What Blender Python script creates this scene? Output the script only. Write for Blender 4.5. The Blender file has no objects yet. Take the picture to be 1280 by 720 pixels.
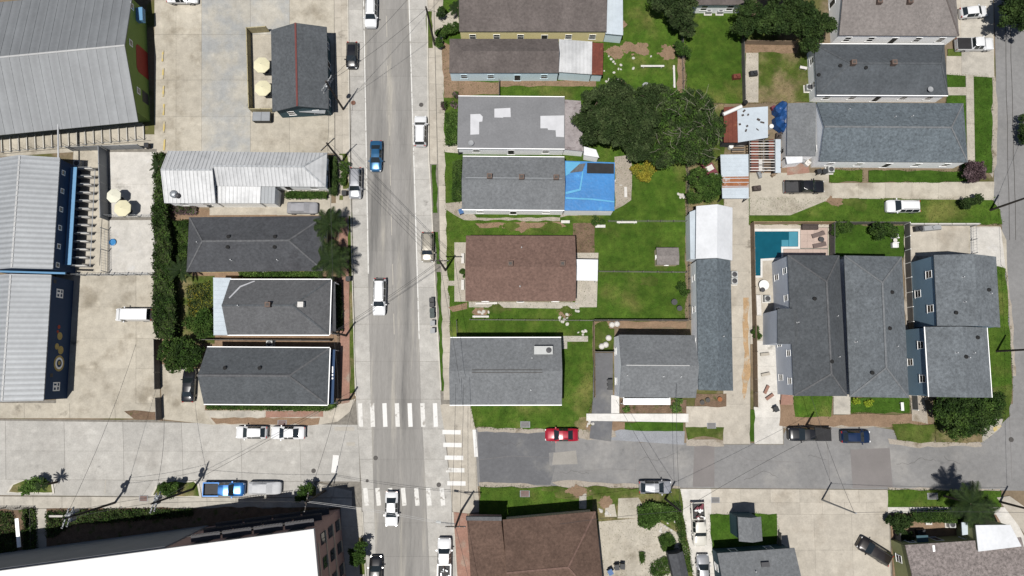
import bpy, math, random
import numpy as np
from mathutils import Vector, Matrix, Euler

# ------------------------------------------------------------------ camera, sky, sun, exposure
F_PX, CX, CY, NADIR_Y, HCAM = 880.0, 640.0, 360.0, 470.0, 104.0
TH = math.atan((NADIR_Y - CY) / F_PX)
scene = bpy.context.scene
cam_d = bpy.data.cameras.new('camera'); cam = bpy.data.objects.new('camera', cam_d)
scene.collection.objects.link(cam); scene.camera = cam
cam_d.sensor_width = 36.0; cam_d.lens = 36.0 * F_PX / 1280.0
cam_d.clip_start = 0.5; cam_d.clip_end = 3000
cam.location = (0, 0, HCAM); cam.rotation_euler = (TH, 0, 0)

SHX, SHY = 0.150, 0.235                 # shadow length per metre of height (east, north)
sun_dir = Vector((SHX, SHY, -1)).normalized()
ELEV = math.asin(-sun_dir.z)
world = bpy.data.worlds.new('World'); scene.world = world; world.use_nodes = True
nt = world.node_tree; nt.nodes.clear()
sky = nt.nodes.new('ShaderNodeTexSky'); sky.sky_type = 'NISHITA'; sky.sun_disc = False
sky.sun_elevation = ELEV; sky.sun_rotation = math.atan2(-sun_dir.x, -sun_dir.y)
bg = nt.nodes.new('ShaderNodeBackground'); bg.inputs[1].default_value = 0.05
wo = nt.nodes.new('ShaderNodeOutputWorld')
nt.links.new(sky.outputs[0], bg.inputs[0]); nt.links.new(bg.outputs[0], wo.inputs[0])
sun_d = bpy.data.lights.new('sun', 'SUN'); sun_d.energy = 4.8; sun_d.angle = math.radians(0.53)
sun_d.color = (1.0, 0.965, 0.91)
sun = bpy.data.objects.new('sun', sun_d); scene.collection.objects.link(sun)
sun.rotation_euler = sun_dir.to_track_quat('-Z', 'Y').to_euler()
vs = scene.view_settings; vs.view_transform = 'Standard'; vs.look = 'None'; vs.exposure = 0.42; vs.gamma = 1.0
vs.use_curve_mapping = False
try:
    scene.cycles.max_bounces = 6; scene.cycles.diffuse_bounces = 3; scene.cycles.transparent_max_bounces = 4
except Exception: pass

rng = random.Random(7); nrg = np.random.default_rng(11)
COL = scene.collection
CT, ST = math.cos(TH), math.sin(TH)
def P(px, py, z=0.0):
    """a point seen at this place in the photograph, at height z above the street"""
    dx, dy = (px - CX) / F_PX, -(py - CY) / F_PX
    y, zz = dy * CT + ST, dy * ST - CT
    t = (HCAM - z) / -zz
    return Vector((dx * t, y * t, z))
def P2(p, z=0.0):
    v = P(p[0], p[1], z); return (v.x, v.y)
def fbm(x): return x

# ------------------------------------------------------------------ materials
MATS = {}
KEEP = ('siding_', 'white_trim', 'car_paint_white', 'car_paint_cream', 'white_', 'bright_', 'pool_coping', 'headlight', 'window_glass', 'car_glass')
STRONG_LIGHT = .67      # real surface reflectances for the exposure above
def mat(name, col, rough=.85, layers=(), mix=(), bump=None, metal=0.0, rand=0.0, island=0.0, spec=.3,
        stretch=None, coat=0.0, trans=0.0, wave=None, emit=None):
    """layers: (scale, amount, detail); mix: (colour, scale, lo, hi[, detail]); bump: (scale, strength)"""
    if name in MATS: return MATS[name]
    if not name.startswith(KEEP):
        col = tuple(c * STRONG_LIGHT for c in col); mix = [(tuple(c * STRONG_LIGHT for c in e[0]),) + tuple(e[1:]) for e in mix]
    m = bpy.data.materials.new(name); m.use_nodes = True
    t = m.node_tree; N = t.nodes; Lk = t.links
    b = N['Principled BSDF']
    b.inputs['Roughness'].default_value = rough; b.inputs['Metallic'].default_value = metal
    b.inputs['Specular IOR Level'].default_value = spec
    if coat: b.inputs['Coat Weight'].default_value = coat; b.inputs['Coat Roughness'].default_value = .05
    tc = N.new('ShaderNodeTexCoord'); vec = tc.outputs['Object']
    if stretch:
        mp = N.new('ShaderNodeMapping'); mp.inputs['Scale'].default_value = stretch
        Lk.new(vec, mp.inputs[0]); vec = mp.outputs[0]
    def noise(scale, detail=3.0, v=None):
        n = N.new('ShaderNodeTexNoise'); n.inputs['Scale'].default_value = scale; n.inputs['Detail'].default_value = detail
        n.inputs['Roughness'].default_value = .6
        Lk.new(v or vec, n.inputs['Vector']); return n.outputs['Fac']
    rgb = N.new('ShaderNodeRGB'); rgb.outputs[0].default_value = (*col, 1); cur = rgb.outputs[0]
    for e in mix:
        c2, sc, lo, hi = e[:4]; det = e[4] if len(e) > 4 else 4.0
        mr = N.new('ShaderNodeMapRange'); mr.inputs['From Min'].default_value = lo; mr.inputs['From Max'].default_value = hi
        mr.interpolation_type = 'SMOOTHSTEP'
        Lk.new(noise(sc, det), mr.inputs['Value'])
        mx = N.new('ShaderNodeMix'); mx.data_type = 'RGBA'
        Lk.new(mr.outputs[0], mx.inputs['Factor']); Lk.new(cur, mx.inputs[6]); mx.inputs[7].default_value = (*c2, 1)
        cur = mx.outputs[2]
    fac = None
    def mul(sock):
        nonlocal fac
        if fac is None: fac = sock; return
        mm = N.new('ShaderNodeMath'); mm.operation = 'MULTIPLY'; Lk.new(fac, mm.inputs[0]); Lk.new(sock, mm.inputs[1]); fac = mm.outputs[0]
    def around(sock, amt, lo=.25, hi=.75):
        mr = N.new('ShaderNodeMapRange'); mr.inputs['From Min'].default_value = lo; mr.inputs['From Max'].default_value = hi
        mr.inputs['To Min'].default_value = 1 - amt; mr.inputs['To Max'].default_value = 1 + amt
        Lk.new(sock, mr.inputs['Value']); mul(mr.outputs[0])
    for sc, amt, *d in layers: around(noise(sc, d[0] if d else 3.0), amt)
    if wave:  # sine tone stripes: rib shading and panel tint put into the colour
        sx = N.new('ShaderNodeSeparateXYZ'); Lk.new(tc.outputs['Object'], sx.inputs[0])
        m1 = N.new('ShaderNodeMath'); m1.operation = 'MULTIPLY'; m1.inputs[1].default_value = 2 * math.pi / wave[0]; Lk.new(sx.outputs[wave[2] if len(wave) > 2 else 0], m1.inputs[0])
        m2_ = N.new('ShaderNodeMath'); m2_.operation = 'SINE'; Lk.new(m1.outputs[0], m2_.inputs[0]); around(m2_.outputs[0], wave[1], -1, 1)
    if rand:
        oi = N.new('ShaderNodeObjectInfo'); around(oi.outputs['Random'], rand, 0, 1)
    if island:
        g = N.new('ShaderNodeNewGeometry'); around(g.outputs['Random Per Island'], island, 0, 1)
    if fac is not None:
        mx = N.new('ShaderNodeMix'); mx.data_type = 'RGBA'; mx.blend_type = 'MULTIPLY'; mx.inputs['Factor'].default_value = 1
        cc = N.new('ShaderNodeCombineColor')
        for i in range(3): Lk.new(fac, cc.inputs[i])
        Lk.new(cur, mx.inputs[6]); Lk.new(cc.outputs[0], mx.inputs[7]); cur = mx.outputs[2]
    Lk.new(cur, b.inputs['Base Color'])
    if bump:
        bp = N.new('ShaderNodeBump'); bp.inputs['Strength'].default_value = bump[1]; bp.inputs['Distance'].default_value = .05
        Lk.new(noise(bump[0], 4.0), bp.inputs['Height']); Lk.new(bp.outputs[0], b.inputs['Normal'])
    if trans:
        tr = N.new('ShaderNodeBsdfTranslucent'); Lk.new(cur, tr.inputs[0])
        ms = N.new('ShaderNodeMixShader'); ms.inputs[0].default_value = trans
        Lk.new(b.outputs[0], ms.inputs[1]); Lk.new(tr.outputs[0], ms.inputs[2])
        Lk.new(ms.outputs[0], N['Material Output'].inputs['Surface'])
    MATS[name] = m
    return m

def shingle(name, col, grain=.35, patch=.16, extra=()):
    return mat(name, col, .92, layers=[(2.6, grain, 6), (.35, patch, 4), (9, grain * .6, 2)], mix=extra, bump=(14, .5), spec=.15)
def sheet_metal(name, col, rough=.55, metal=.1, extra=(), patch=.12, wave=None):
    return mat(name, col, rough, layers=[(.25, patch, 5), (2.2, .07, 5)], mix=extra, metal=metal, bump=(5, .08), spec=.35, wave=wave)
def concrete(name, col, stain=(.25, .235, .21), lo=.50, hi=.80, rand=.07):
    c = tuple(v * .92 for v in col)
    return mat(name, c, .9, layers=[(.11, .13, 6), (.8, .16, 8), (5, .10, 5), (16, .08, 3)],
               mix=[(stain, .22, lo, hi, 7), (tuple(v * .55 for v in stain), .33, .62, .78, 8), (tuple(min(.6, v * 1.2) for v in col), .45, .56, .85, 6)], rand=rand, bump=(25, .15), spec=.2)

M = {}
M['dirt'] = mat('dirt', (.20, .155, .105), .95, layers=[(.3, .2, 5), (3, .2, 5)], mix=[((.10, .10, .035), .12, .50, .62, 6)], bump=(8, .4), spec=.1)
M['soil'] = mat('soil', (.24, .165, .11), .95, layers=[(.8, .2, 5), (6, .25, 5)], bump=(9, .5), spec=.1)
M['chimney_brown'] = mat('chimney_brick', (.15, .105, .085), .9, layers=[(4, .3, 4)])
M['asphalt_worn'] = mat('worn_asphalt_patch', (.29, .275, .25), .92, layers=[(.5, .12, 5), (12, .15, 4)])
M['clay'] = mat('orange_clay', (.40, .27, .15), .95, layers=[(.8, .2, 6), (6, .2, 4)], mix=[((.42, .36, .28), .7, .5, .65, 6)])
M['grey_wall'] = mat('grey_render_wall', (.30, .31, .32), .9, layers=[(.3, .1, 5)])
M['twig'] = mat('bare_twig', (.30, .27, .22), .9)
M['gravel'] = mat('gravel', (.36, .32, .27), .95, layers=[(.5, .15, 5), (9, .3, 5)], mix=[((.16, .13, .09), .5, .5, .75, 6)], bump=(20, .5), spec=.1)
M['mulch'] = mat('mulch', (.16, .11, .075), .95, layers=[(1.2, .3, 5), (9, .4, 5)], mix=[((.06, .08, .02), .8, .55, .7)], bump=(12, .6), spec=.1)
def lawn(name, a, b2, dry, lo=.56, hi=.8):
    return mat(name, a, .9, layers=[(.07, .22, 6), (.3, .25, 6), (1.4, .28, 7), (7, .3, 4)],
               mix=[(b2, .5, .35, .65, 5), (dry, .13, lo, hi, 6)], bump=(16, .6), spec=.1)
M['lawn'] = lawn('lawn', (.046, .096, .010), (.068, .118, .015), (.14, .145, .04), .5, .74)
M['lawn_dry'] = lawn('lawn_dry', (.055, .09, .013), (.085, .11, .024), (.23, .18, .10), .47, .66)
M['lawn_deep'] = lawn('lawn_deep', (.036, .083, .008), (.05, .102, .012), (.08, .11, .025), .62, .85)
M['conc'] = concrete('concrete', (.47, .44, .385))
M['conc_pale'] = concrete('pale_concrete', (.60, .575, .53), (.42, .40, .36), .55, .85)
M['conc_warm'] = concrete('warm_concrete', (.475, .435, .37), (.31, .275, .225), .48, .78)
M['conc_lot'] = concrete('weathered_concrete', (.49, .45, .375), (.26, .23, .18), .46, .72)
M['conc_blue'] = concrete('blue_grey_concrete', (.455, .43, .375), (.31, .315, .31), .36, .64)
M['conc_street'] = concrete('street_concrete', (.455, .44, .41), (.32, .305, .28), .47, .80, .06)
M['kerb'] = concrete('kerb_concrete', (.56, .53, .47), (.4, .37, .32), .5, .8)
M['joint'] = mat('joint_filler', (.20, .185, .16), .95, layers=[(2, .3, 4)])
M['lane'] = mat('worn_lane_paving', (.265, .255, .24), .9, layers=[(.35, .16, 5), (2.2, .10, 5), (16, .12, 3)], rand=.05,
                mix=[((.12, .118, .115), .30, .50, .72, 6), ((.36, .34, .30), .55, .52, .72, 6)], stretch=(1, .07, 1), bump=(30, .2), spec=.2)
M['asphalt'] = mat('asphalt', (.215, .212, .21), .92, layers=[(.12, .14, 5), (1.5, .12, 5), (18, .14, 3)],
                   mix=[((.30, .29, .275), .10, .48, .7, 6), ((.14, .14, .14), .35, .62, .8, 5)], bump=(30, .25), spec=.2)
M['asphalt_dark'] = mat('dark_asphalt', (.135, .137, .145), .92, layers=[(.2, .14, 5), (2, .12, 5), (18, .14, 3)],
                        mix=[((.2, .195, .185), .2, .52, .75, 6)], bump=(30, .25), spec=.2)
M['asphalt_patch'] = mat('patch_asphalt', (.20, .185, .18), .92, layers=[(.3, .12, 5), (18, .12, 3)], bump=(30, .25), spec=.2)
M['paint'] = mat('road_paint', (.66, .65, .62), .8, layers=[(3, .12, 5)], mix=[((.34, .32, .29), 1.3, .54, .66, 6)], spec=.2)
M['paint_fresh'] = mat('crosswalk_paint', (.72, .71, .69), .8, layers=[(3, .07, 5)], mix=[((.38, .36, .33), 1.5, .6, .74, 6)], spec=.2)
M['paint_yellow'] = mat('yellow_paint', (.55, .43, .16), .8, mix=[((.45, .40, .30), 1.5, .45, .6, 6)], layers=[(2, .1, 4)])
M['brick_pave'] = mat('brick_paving', (.29, .165, .125), .9, layers=[(.5, .15, 4), (5, .2, 5)], mix=[((.30, .25, .2), .4, .5, .75)], bump=(12, .3))
M['gravel_blue'] = mat('blue_gravel', (.27, .28, .30), .95, layers=[(.6, .12, 4), (12, .25, 4)], bump=(20, .5))
# roofs
M['r_slate'] = shingle('slate_shingle', (.14, .155, .168), .35, .2, [((.085, .092, .10), .09, .58, .68, 4)])
M['r_slate2'] = shingle('slate_shingle_pale', (.168, .176, .184), .26, .12)
M['r_bluegrey'] = shingle('blue_grey_shingle', (.122, .145, .162), .42)
M['r_dark'] = shingle('charcoal_shingle', (.075, .078, .085), .28, .2, [((.05, .05, .055), .15, .5, .7)])
M['r_dark2'] = shingle('slate_black_shingle', (.088, .098, .108), .25, .2)
M['r_mid'] = shingle('grey_shingle', (.118, .12, .125), .28, .14)
M['r_mid2'] = shingle('dark_grey_shingle', (.092, .10, .108), .3, .16)
M['r_brown'] = shingle('brown_shingle', (.165, .105, .085), .32, .12)
M['r_brown2'] = shingle('old_brown_shingle', (.12, .078, .06), .35, .2, [((.25, .19, .15), .3, .66, .8)])
M['r_taupe'] = shingle('taupe_shingle', (.21, .19, .18), .25, .14)
M['r_taupe2'] = shingle('sooty_taupe_shingle', (.13, .112, .105), .25, .25)
M['r_flat'] = mat('grey_roll_roofing', (.195, .197, .205), .85, layers=[(.3, .12, 5), (4, .12, 5)], bump=(12, .2))
M['r_mottle'] = shingle('mottled_brown_shingle', (.23, .20, .19), .55, .1)
M['r_mossy'] = mat('mossy_roofing', (.30, .27, .27), .9, layers=[(.8, .2, 5), (5, .2, 5)], mix=[((.15, .12, .12), 1.2, .5, .7, 6)], bump=(9, .3))
M['tin'] = sheet_metal('galvanised_metal', (.335, .35, .365), wave=(.72, .16))  # light and dark of the ribs striped into the colour, with panel tint
M['tin_bright'] = sheet_metal('bright_metal', (.37, .375, .38), extra=[((.26, .265, .27), .22, .42, .7, 6)], wave=(.55, .05))
M['tin_ware'] = sheet_metal('weathered_warehouse_metal', (.205, .215, .225), wave=(1.35, .07))  # weathered patches, plus rib shading painted in as tone stripes
M['tin_cap'] = sheet_metal('pale_ridge_metal', (.46, .46, .455))
M['tin_grey'] = sheet_metal('grey_sheet_metal', (.27, .285, .30))
M['tin_white'] = sheet_metal('white_sheet_metal', (.46, .47, .485), .5, .0, patch=.1)
M['tin_blue'] = sheet_metal('pale_blue_metal', (.50, .56, .61), .5, .1)
M['rust'] = mat('rusty_metal', (.15, .042, .026), .8, layers=[(.8, .2, 4), (4, .2, 4)], mix=[((.30, .12, .06), .9, .55, .75, 5)], metal=.1)
M['rust_orange'] = mat('orange_rust', (.30, .115, .045), .8, layers=[(1.2, .25, 4)], mix=[((.40, .38, .36), 1.0, .52, .66, 5)], metal=.1)
M['membrane'] = mat('white_roof_membrane', (.50, .495, .485), .7, layers=[(.12, .05, 6), (1.2, .03, 5)], spec=.2)
M['white_patch'] = mat('white_underlay', (.37, .372, .385), .8, layers=[(.8, .1, 5)])
M['tarp'] = mat('blue_tarp', (.022, .18, .46), .45, layers=[(.35, .15, 4), (2.5, .12, 5)], mix=[((.07, .30, .58), .5, .55, .8, 4)], bump=(2.2, .5), spec=.4)
M['tarp_light'] = mat('pale_blue_tarp', (.10, .36, .58), .45, layers=[(.8, .12, 5)], bump=(3, .4))
M['black_tarp'] = mat('black_felt', (.02, .02, .022), .8, layers=[(1, .3, 4)], bump=(3, .4))
# walls
def siding(name, col): return mat(name, col, .75, layers=[(.5, .06, 4), (5, .05, 3)], bump=(6, .1), spec=.2)
for k, c in dict(white=(.84, .845, .85), lblue=(.60, .72, .77), cream=(.72, .62, .34), navy=(.02, .042, .09), green=(.15, .215, .05),
                 grey=(.44, .47, .52), slateblue=(.17, .26, .34), olive=(.22, .23, .11), dark=(.05, .05, .055), brick=(.34, .215, .18),
                 pale=(.58, .60, .62), tan=(.48, .40, .28), concrete=(.36, .35, .33), teal=(.035, .07, .085)).items():
    M['w_' + k] = siding('siding_' + k, c)
M['trim'] = mat('white_trim', (.76, .76, .75), .6, layers=[(2, .04, 3)])
M['trim_dark'] = mat('dark_trim', (.05, .05, .05), .6)
M['red_trim'] = mat('red_trim', (.15, .04, .035), .7, layers=[(1.5, .2, 4)])
M['red_paint'] = mat('red_wall_paint', (.34, .035, .02), .7, layers=[(1.5, .1, 4)])
M['sky_awning'] = mat('light_blue_awning', (.13, .29, .48), .6, layers=[(1.5, .08, 4)])
M['glass'] = mat('window_glass', (.02, .024, .028), .08, spec=.6)
M['car_glass'] = mat('car_glass', (.012, .016, .018), .04, spec=.8)
M['tyre'] = mat('tyre_rubber', (.015, .015, .015), .9)
M['rim'] = mat('alloy_rim', (.45, .45, .46), .35, metal=.8)
M['lamp'] = mat('headlight_lens', (.65, .66, .66), .1, spec=.6)
M['tail'] = mat('tail_light_lens', (.35, .015, .012), .2)
M['bed_liner'] = mat('bed_liner', (.05, .05, .053), .8, layers=[(4, .2, 4)])
M['wood_fence'] = mat('weathered_fence_wood', (.27, .20, .135), .9, layers=[(1.5, .2, 4), (8, .2, 4)], rand=.12)
M['wood_raw'] = mat('raw_timber', (.42, .30, .17), .9, layers=[(1.5, .15, 4), (8, .2, 4)], rand=.12)
M['wood_grey'] = mat('grey_fence_wood', (.17, .16, .15), .9, layers=[(1.5, .2, 4)], rand=.12)
M['bamboo'] = mat('bamboo_screen', (.40, .35, .21), .9, layers=[(1.5, .2, 4), (10, .3, 3)])
M['pole_wood'] = mat('pole_wood', (.055, .045, .038), .9, layers=[(2, .2, 4)])
M['steel'] = mat('galvanised_steel', (.36, .38, .40), .45, metal=.6, layers=[(3, .1, 3)])
M['wire'] = mat('cable_rubber', (.045, .045, .047), .8)
M['wire_pale'] = mat('aluminium_cable', (.42, .42, .42), .5, metal=.5)
M['iron'] = mat('cast_iron', (.07, .065, .06), .7, layers=[(4, .2, 4)])
M['rust_grate'] = mat('rusty_grate', (.16, .08, .055), .85, layers=[(3, .3, 4)])
M['bin_black'] = mat('black_bin_plastic', (.025, .027, .03), .55)
M['bin_green'] = mat('dark_green_bin_plastic', (.03, .05, .048), .55)
M['bin_blue'] = mat('blue_bin_plastic', (.03, .11, .28), .5)
M['plastic_white'] = mat('white_plastic', (.50, .50, .49), .5)
M['plastic_grey'] = mat('grey_plastic', (.30, .31, .32), .6)
M['ac'] = mat('ac_casing', (.46, .47, .46), .6, layers=[(3, .1, 3)])
M['ac_dark'] = mat('ac_dark', (.05, .05, .055), .6)
M['umb'] = mat('cream_canvas', (.80, .75, .52), .85, layers=[(1.5, .05, 4)], trans=.15)
M['umb_white'] = mat('ivory_canvas', (.82, .80, .66), .85, layers=[(1.5, .05, 4)], trans=.15)
M['water'] = mat('pool_water', (.006, .085, .125), .06, layers=[(.8, .12, 3)], bump=(2.5, .12), spec=.5)
M['pool_floor'] = mat('pool_shallow', (.07, .26, .34), .08, layers=[(.8, .1, 3)], bump=(2.5, .12), spec=.5)
M['coping'] = mat('pool_coping', (.43, .42, .40), .7, layers=[(.5, .08, 5), (2, .06, 3)])
M['deck'] = mat('pink_deck_stone', (.46, .36, .31), .85, layers=[(.7, .08, 4), (5, .08, 4)], rand=.06)
M['lounger'] = mat('taupe_cushion', (.15, .115, .105), .9)
M['cover_grey'] = mat('grey_car_cover', (.30, .30, .32), .8, layers=[(1.2, .12, 5)], bump=(3, .5))
M['cover_silver'] = mat('silver_car_cover', (.50, .51, .53), .7, layers=[(1.2, .1, 5)], bump=(3, .5))
M['bark'] = mat('bark', (.10, .075, .055), .95, layers=[(3, .3, 4)], bump=(8, .6))
def leaf(name, a, b2, isl=.55):
    return mat(name, a, .75, mix=[(b2, .55, .42, .62, 4)], layers=[(.25, .2, 3)], island=isl, trans=.22, spec=.15)
M['l_dark'] = leaf('dark_leaf', (.026, .052, .012), (.052, .088, .022))
M['l_oak'] = leaf('oak_leaf', (.032, .056, .016), (.066, .095, .034))
M['l_mid'] = leaf('mid_leaf', (.040, .085, .014), (.075, .13, .025))
M['l_light'] = leaf('light_leaf', (.075, .15, .025), (.12, .20, .05))
M['l_yellow'] = leaf('yellow_leaf', (.30, .26, .03), (.20, .22, .03))
M['l_vine'] = leaf('vine_leaf', (.022, .042, .010), (.06, .08, .03))
M['l_purple'] = leaf('myrtle_leaf', (.10, .065, .07), (.20, .14, .15))
M['l_pink'] = leaf('pink_flower', (.40, .16, .24), (.05, .08, .02))
M['l_palm'] = leaf('palm_leaf', (.018, .036, .009), (.034, .058, .014), .35)
M['l_lime'] = leaf('lime_leaf', (.28, .36, .03), (.2, .3, .03))
M['blade'] = leaf('grass_blade', (.048, .098, .011), (.085, .135, .024), .45)
M['blade_dry'] = leaf('dry_grass_blade', (.17, .155, .05), (.09, .12, .025), .4)
M['junk_white'] = mat('dusty_white_junk', (.62, .60, .57), .8, layers=[(3, .15, 4)])
M['junk_dark'] = mat('dark_junk', (.07, .055, .05), .85, layers=[(3, .3, 4)])
M['maroon'] = mat('maroon_paint', (.16, .035, .05), .7, layers=[(2, .15, 4)])
def paint(name, col, metal=.15, rough=.28): return mat('car_paint_' + name, col, rough, metal=metal, coat=.6, spec=.5)

# ------------------------------------------------------------------ mesh helpers
class MB:
    def __init__(self): self.v, self.f = [], []
    def add(self, vs_, fs):
        o = len(self.v); self.v += [tuple(p) for p in vs_]; self.f += [tuple(i + o for i in q) for q in fs]; return self
    def box(self, c, s, rz=0.0, taper=1.0):
        hx, hy, hz = s[0] / 2, s[1] / 2, s[2] / 2; ca, sa = math.cos(rz), math.sin(rz); vs_ = []
        for z, k in ((-hz, 1.0), (hz, taper)):
            for x, y in ((-hx, -hy), (hx, -hy), (hx, hy), (-hx, hy)):
                x2, y2 = x * k, y * k
                vs_.append((c[0] + x2 * ca - y2 * sa, c[1] + x2 * sa + y2 * ca, c[2] + z))
        return self.add(vs_, [(3, 2, 1, 0), (4, 5, 6, 7), (0, 1, 5, 4), (1, 2, 6, 5), (2, 3, 7, 6), (3, 0, 4, 7)])
    def bar(self, a, b, r, n=6, r2=None, cap=True):
        a, b = Vector(a), Vector(b); d = (b - a)
        if d.length < 1e-6: return self
        d.normalize(); u = d.orthogonal().normalized(); w = d.cross(u); r2 = r if r2 is None else r2
        vs_ = []
        for p, rr in ((a, r), (b, r2)):
            for i in range(n):
                t = 2 * math.pi * i / n; vs_.append(p + (u * math.cos(t) + w * math.sin(t)) * rr)
        fs = [(i, (i + 1) % n, n + (i + 1) % n, n + i) for i in range(n)]
        if cap: fs += [tuple(range(n - 1, -1, -1)), tuple(range(n, 2 * n))]
        return self.add(vs_, fs)
    def plank(self, a, b, w, h):
        """a box lying from a to b"""
        a, b = Vector(a), Vector(b); d = b - a; l = d.length; d.normalize()
        s = Vector((-d.y, d.x, 0)); s = s.normalized() if s.length > 1e-6 else Vector((1, 0, 0)); u = d.cross(s) * -1
        if u.z < 0: u = -u
        vs_ = [p + s * i * w / 2 + u * j * h / 2 for p in (a, b) for i, j in ((-1, -1), (1, -1), (1, 1), (-1, 1))]
        return self.add(vs_, [(0, 3, 2, 1), (4, 5, 6, 7), (0, 1, 5, 4), (1, 2, 6, 5), (2, 3, 7, 6), (3, 0, 4, 7)])
    def prism(self, pts, z0, z1):
        n = len(pts)
        ar = sum(pts[i][0] * pts[(i + 1) % n][1] - pts[(i + 1) % n][0] * pts[i][1] for i in range(n))
        if ar < 0: pts = pts[::-1]
        vs_ = [(p[0], p[1], z0) for p in pts] + [(p[0], p[1], z1) for p in pts]
        return self.add(vs_, [tuple(range(n - 1, -1, -1)), tuple(range(n, 2 * n))] + [(i, (i + 1) % n, n + (i + 1) % n, n + i) for i in range(n)])
    def lathe(self, c, prof, n=12):
        vs_, fs = [], []
        for r, z in prof:
            for i in range(n):
                t = 2 * math.pi * i / n; vs_.append((c[0] + r * math.cos(t), c[1] + r * math.sin(t), c[2] + z))
        for k in range(len(prof) - 1):
            for i in range(n): fs.append((k * n + i, k * n + (i + 1) % n, (k + 1) * n + (i + 1) % n, (k + 1) * n + i))
        fs += [tuple(range(n - 1, -1, -1)), tuple(range((len(prof) - 1) * n, len(prof) * n))]
        return self.add(vs_, fs)
    def mesh(self, name, m, smooth=False):
        me = bpy.data.meshes.new(name); me.from_pydata(self.v, [], self.f); me.update()
        if m is not None: me.materials.append(m)
        if smooth:
            for p in me.polygons: p.use_smooth = True
        return me
    def build(self, name, m, parent=None, smooth=False, **kw):
        o = bpy.data.objects.new(name, self.mesh(name, m, smooth)); COL.objects.link(o)
        if parent is not None: o.parent = parent
        for k, x in kw.items(): o[k] = x
        return o
def link_mesh(name, me, parent=None, loc=(0, 0, 0), rot=(0, 0, 0), scale=(1, 1, 1), **kw):
    o = bpy.data.objects.new(name, me); COL.objects.link(o); o.location = loc; o.rotation_euler = rot; o.scale = scale
    if parent is not None: o.parent = parent
    for k, x in kw.items(): o[k] = x
    return o
def thing(name, label, cat, loc=(0, 0, 0), rz=0.0, group=None):
    o = bpy.data.objects.new(name, None); COL.objects.link(o); o.location = loc; o.rotation_euler = (0, 0, rz)
    o.empty_display_size = .2; o['label'] = label; o['category'] = cat
    if group: o['group'] = group
    return o
def tag(o, label, cat, group=None):
    o['label'] = label; o['category'] = cat
    if group: o['group'] = group
    return o
def struct(o): o['kind'] = 'structure'; return o
def dense(pts, step=1.1, amp=.16):
    """a polygon's outline with slightly uneven extra points, so that lawn edges are not ruler-straight"""
    out = []
    n = len(pts)
    for i in range(n):
        a, b = Vector(pts[i]), Vector(pts[(i + 1) % n]); l = (b - a).length; k = max(1, int(l / step)); nn = Vector((-(b - a).y, (b - a).x)) / max(l, 1e-6)
        for j in range(k):
            p = a.lerp(b, j / k)
            if j: p += nn * rng.uniform(-amp, amp)
            out.append((p.x, p.y))
    return out
def sheet(name, pts, z, m, z0=-.25, rough_edge=False, parent=None):
    w = [P2(p, max(z, 0)) for p in pts]
    if rough_edge: w = dense(w, .45, .3) if rough_edge == 'ragged' else dense(w)
    o = MB().prism(w, z0, z).build(name, m, parent)
    if parent is None: struct(o)
    return o
def lerp2(q, u, v):
    a, b, c, d = q
    return ((a[0] * (1 - u) + b[0] * u) * (1 - v) + (d[0] * (1 - u) + c[0] * u) * v, (a[1] * (1 - u) + b[1] * u) * (1 - v) + (d[1] * (1 - u) + c[1] * u) * v)
def slabs(parent, quad, nu, nv, z, m, gap=.035, jit=0.0, skip=(), name='slab', th=.05, dz=.006):
    """cast slabs with open joints, each its own piece, laid over a corner-to-corner quad given in photograph points"""
    q = [P2(p, z) for p in quad]
    U = nu if isinstance(nu, (list, tuple)) else [i / nu for i in range(nu + 1)]
    V = nv if isinstance(nv, (list, tuple)) else [i / nv for i in range(nv + 1)]
    for i in range(len(U) - 1):
        for j in range(len(V) - 1):
            if (i, j) in skip: continue
            c = [Vector(lerp2(q, U[a], V[b])) for a, b in ((i, j), (i + 1, j), (i + 1, j + 1), (i, j + 1))]
            ce = sum(c, Vector((0, 0))) / 4
            c = [p + (ce - p).normalized() * gap for p in c]
            mm = m if not isinstance(m, (list, tuple)) else rng.choice(m)
            MB().prism([(p.x, p.y) for p in c], z - th, z + rng.uniform(-dz, dz) * .5).build(name, mm, parent)
def strip(name, pl, w, z0, z1, m, parent=None, kind=True):
    """a kerb or band following a line of photograph points"""
    pts = [Vector(P2(p, z1)) for p in pl]; L_, R_ = [], []
    for i, p in enumerate(pts):
        d = (pts[min(i + 1, len(pts) - 1)] - pts[max(i - 1, 0)]).normalized(); n = Vector((-d.y, d.x))
        L_.append(p + n * w / 2); R_.append(p - n * w / 2)
    mb = MB()
    for i in range(len(pts) - 1):
        q = [L_[i], L_[i + 1], R_[i + 1], R_[i]]
        mb.prism([(v.x, v.y) for v in q], z0, z1)
    o = mb.build(name, m, parent)
    if parent is None and kind: struct(o)
    return o

# ------------------------------------------------------------------ the setting
ground = struct(MB().prism([(-600, -600), (600, -600), (600, 600), (-600, 600)], -1.0, 0.0).build('ground', M['dirt']))

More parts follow.
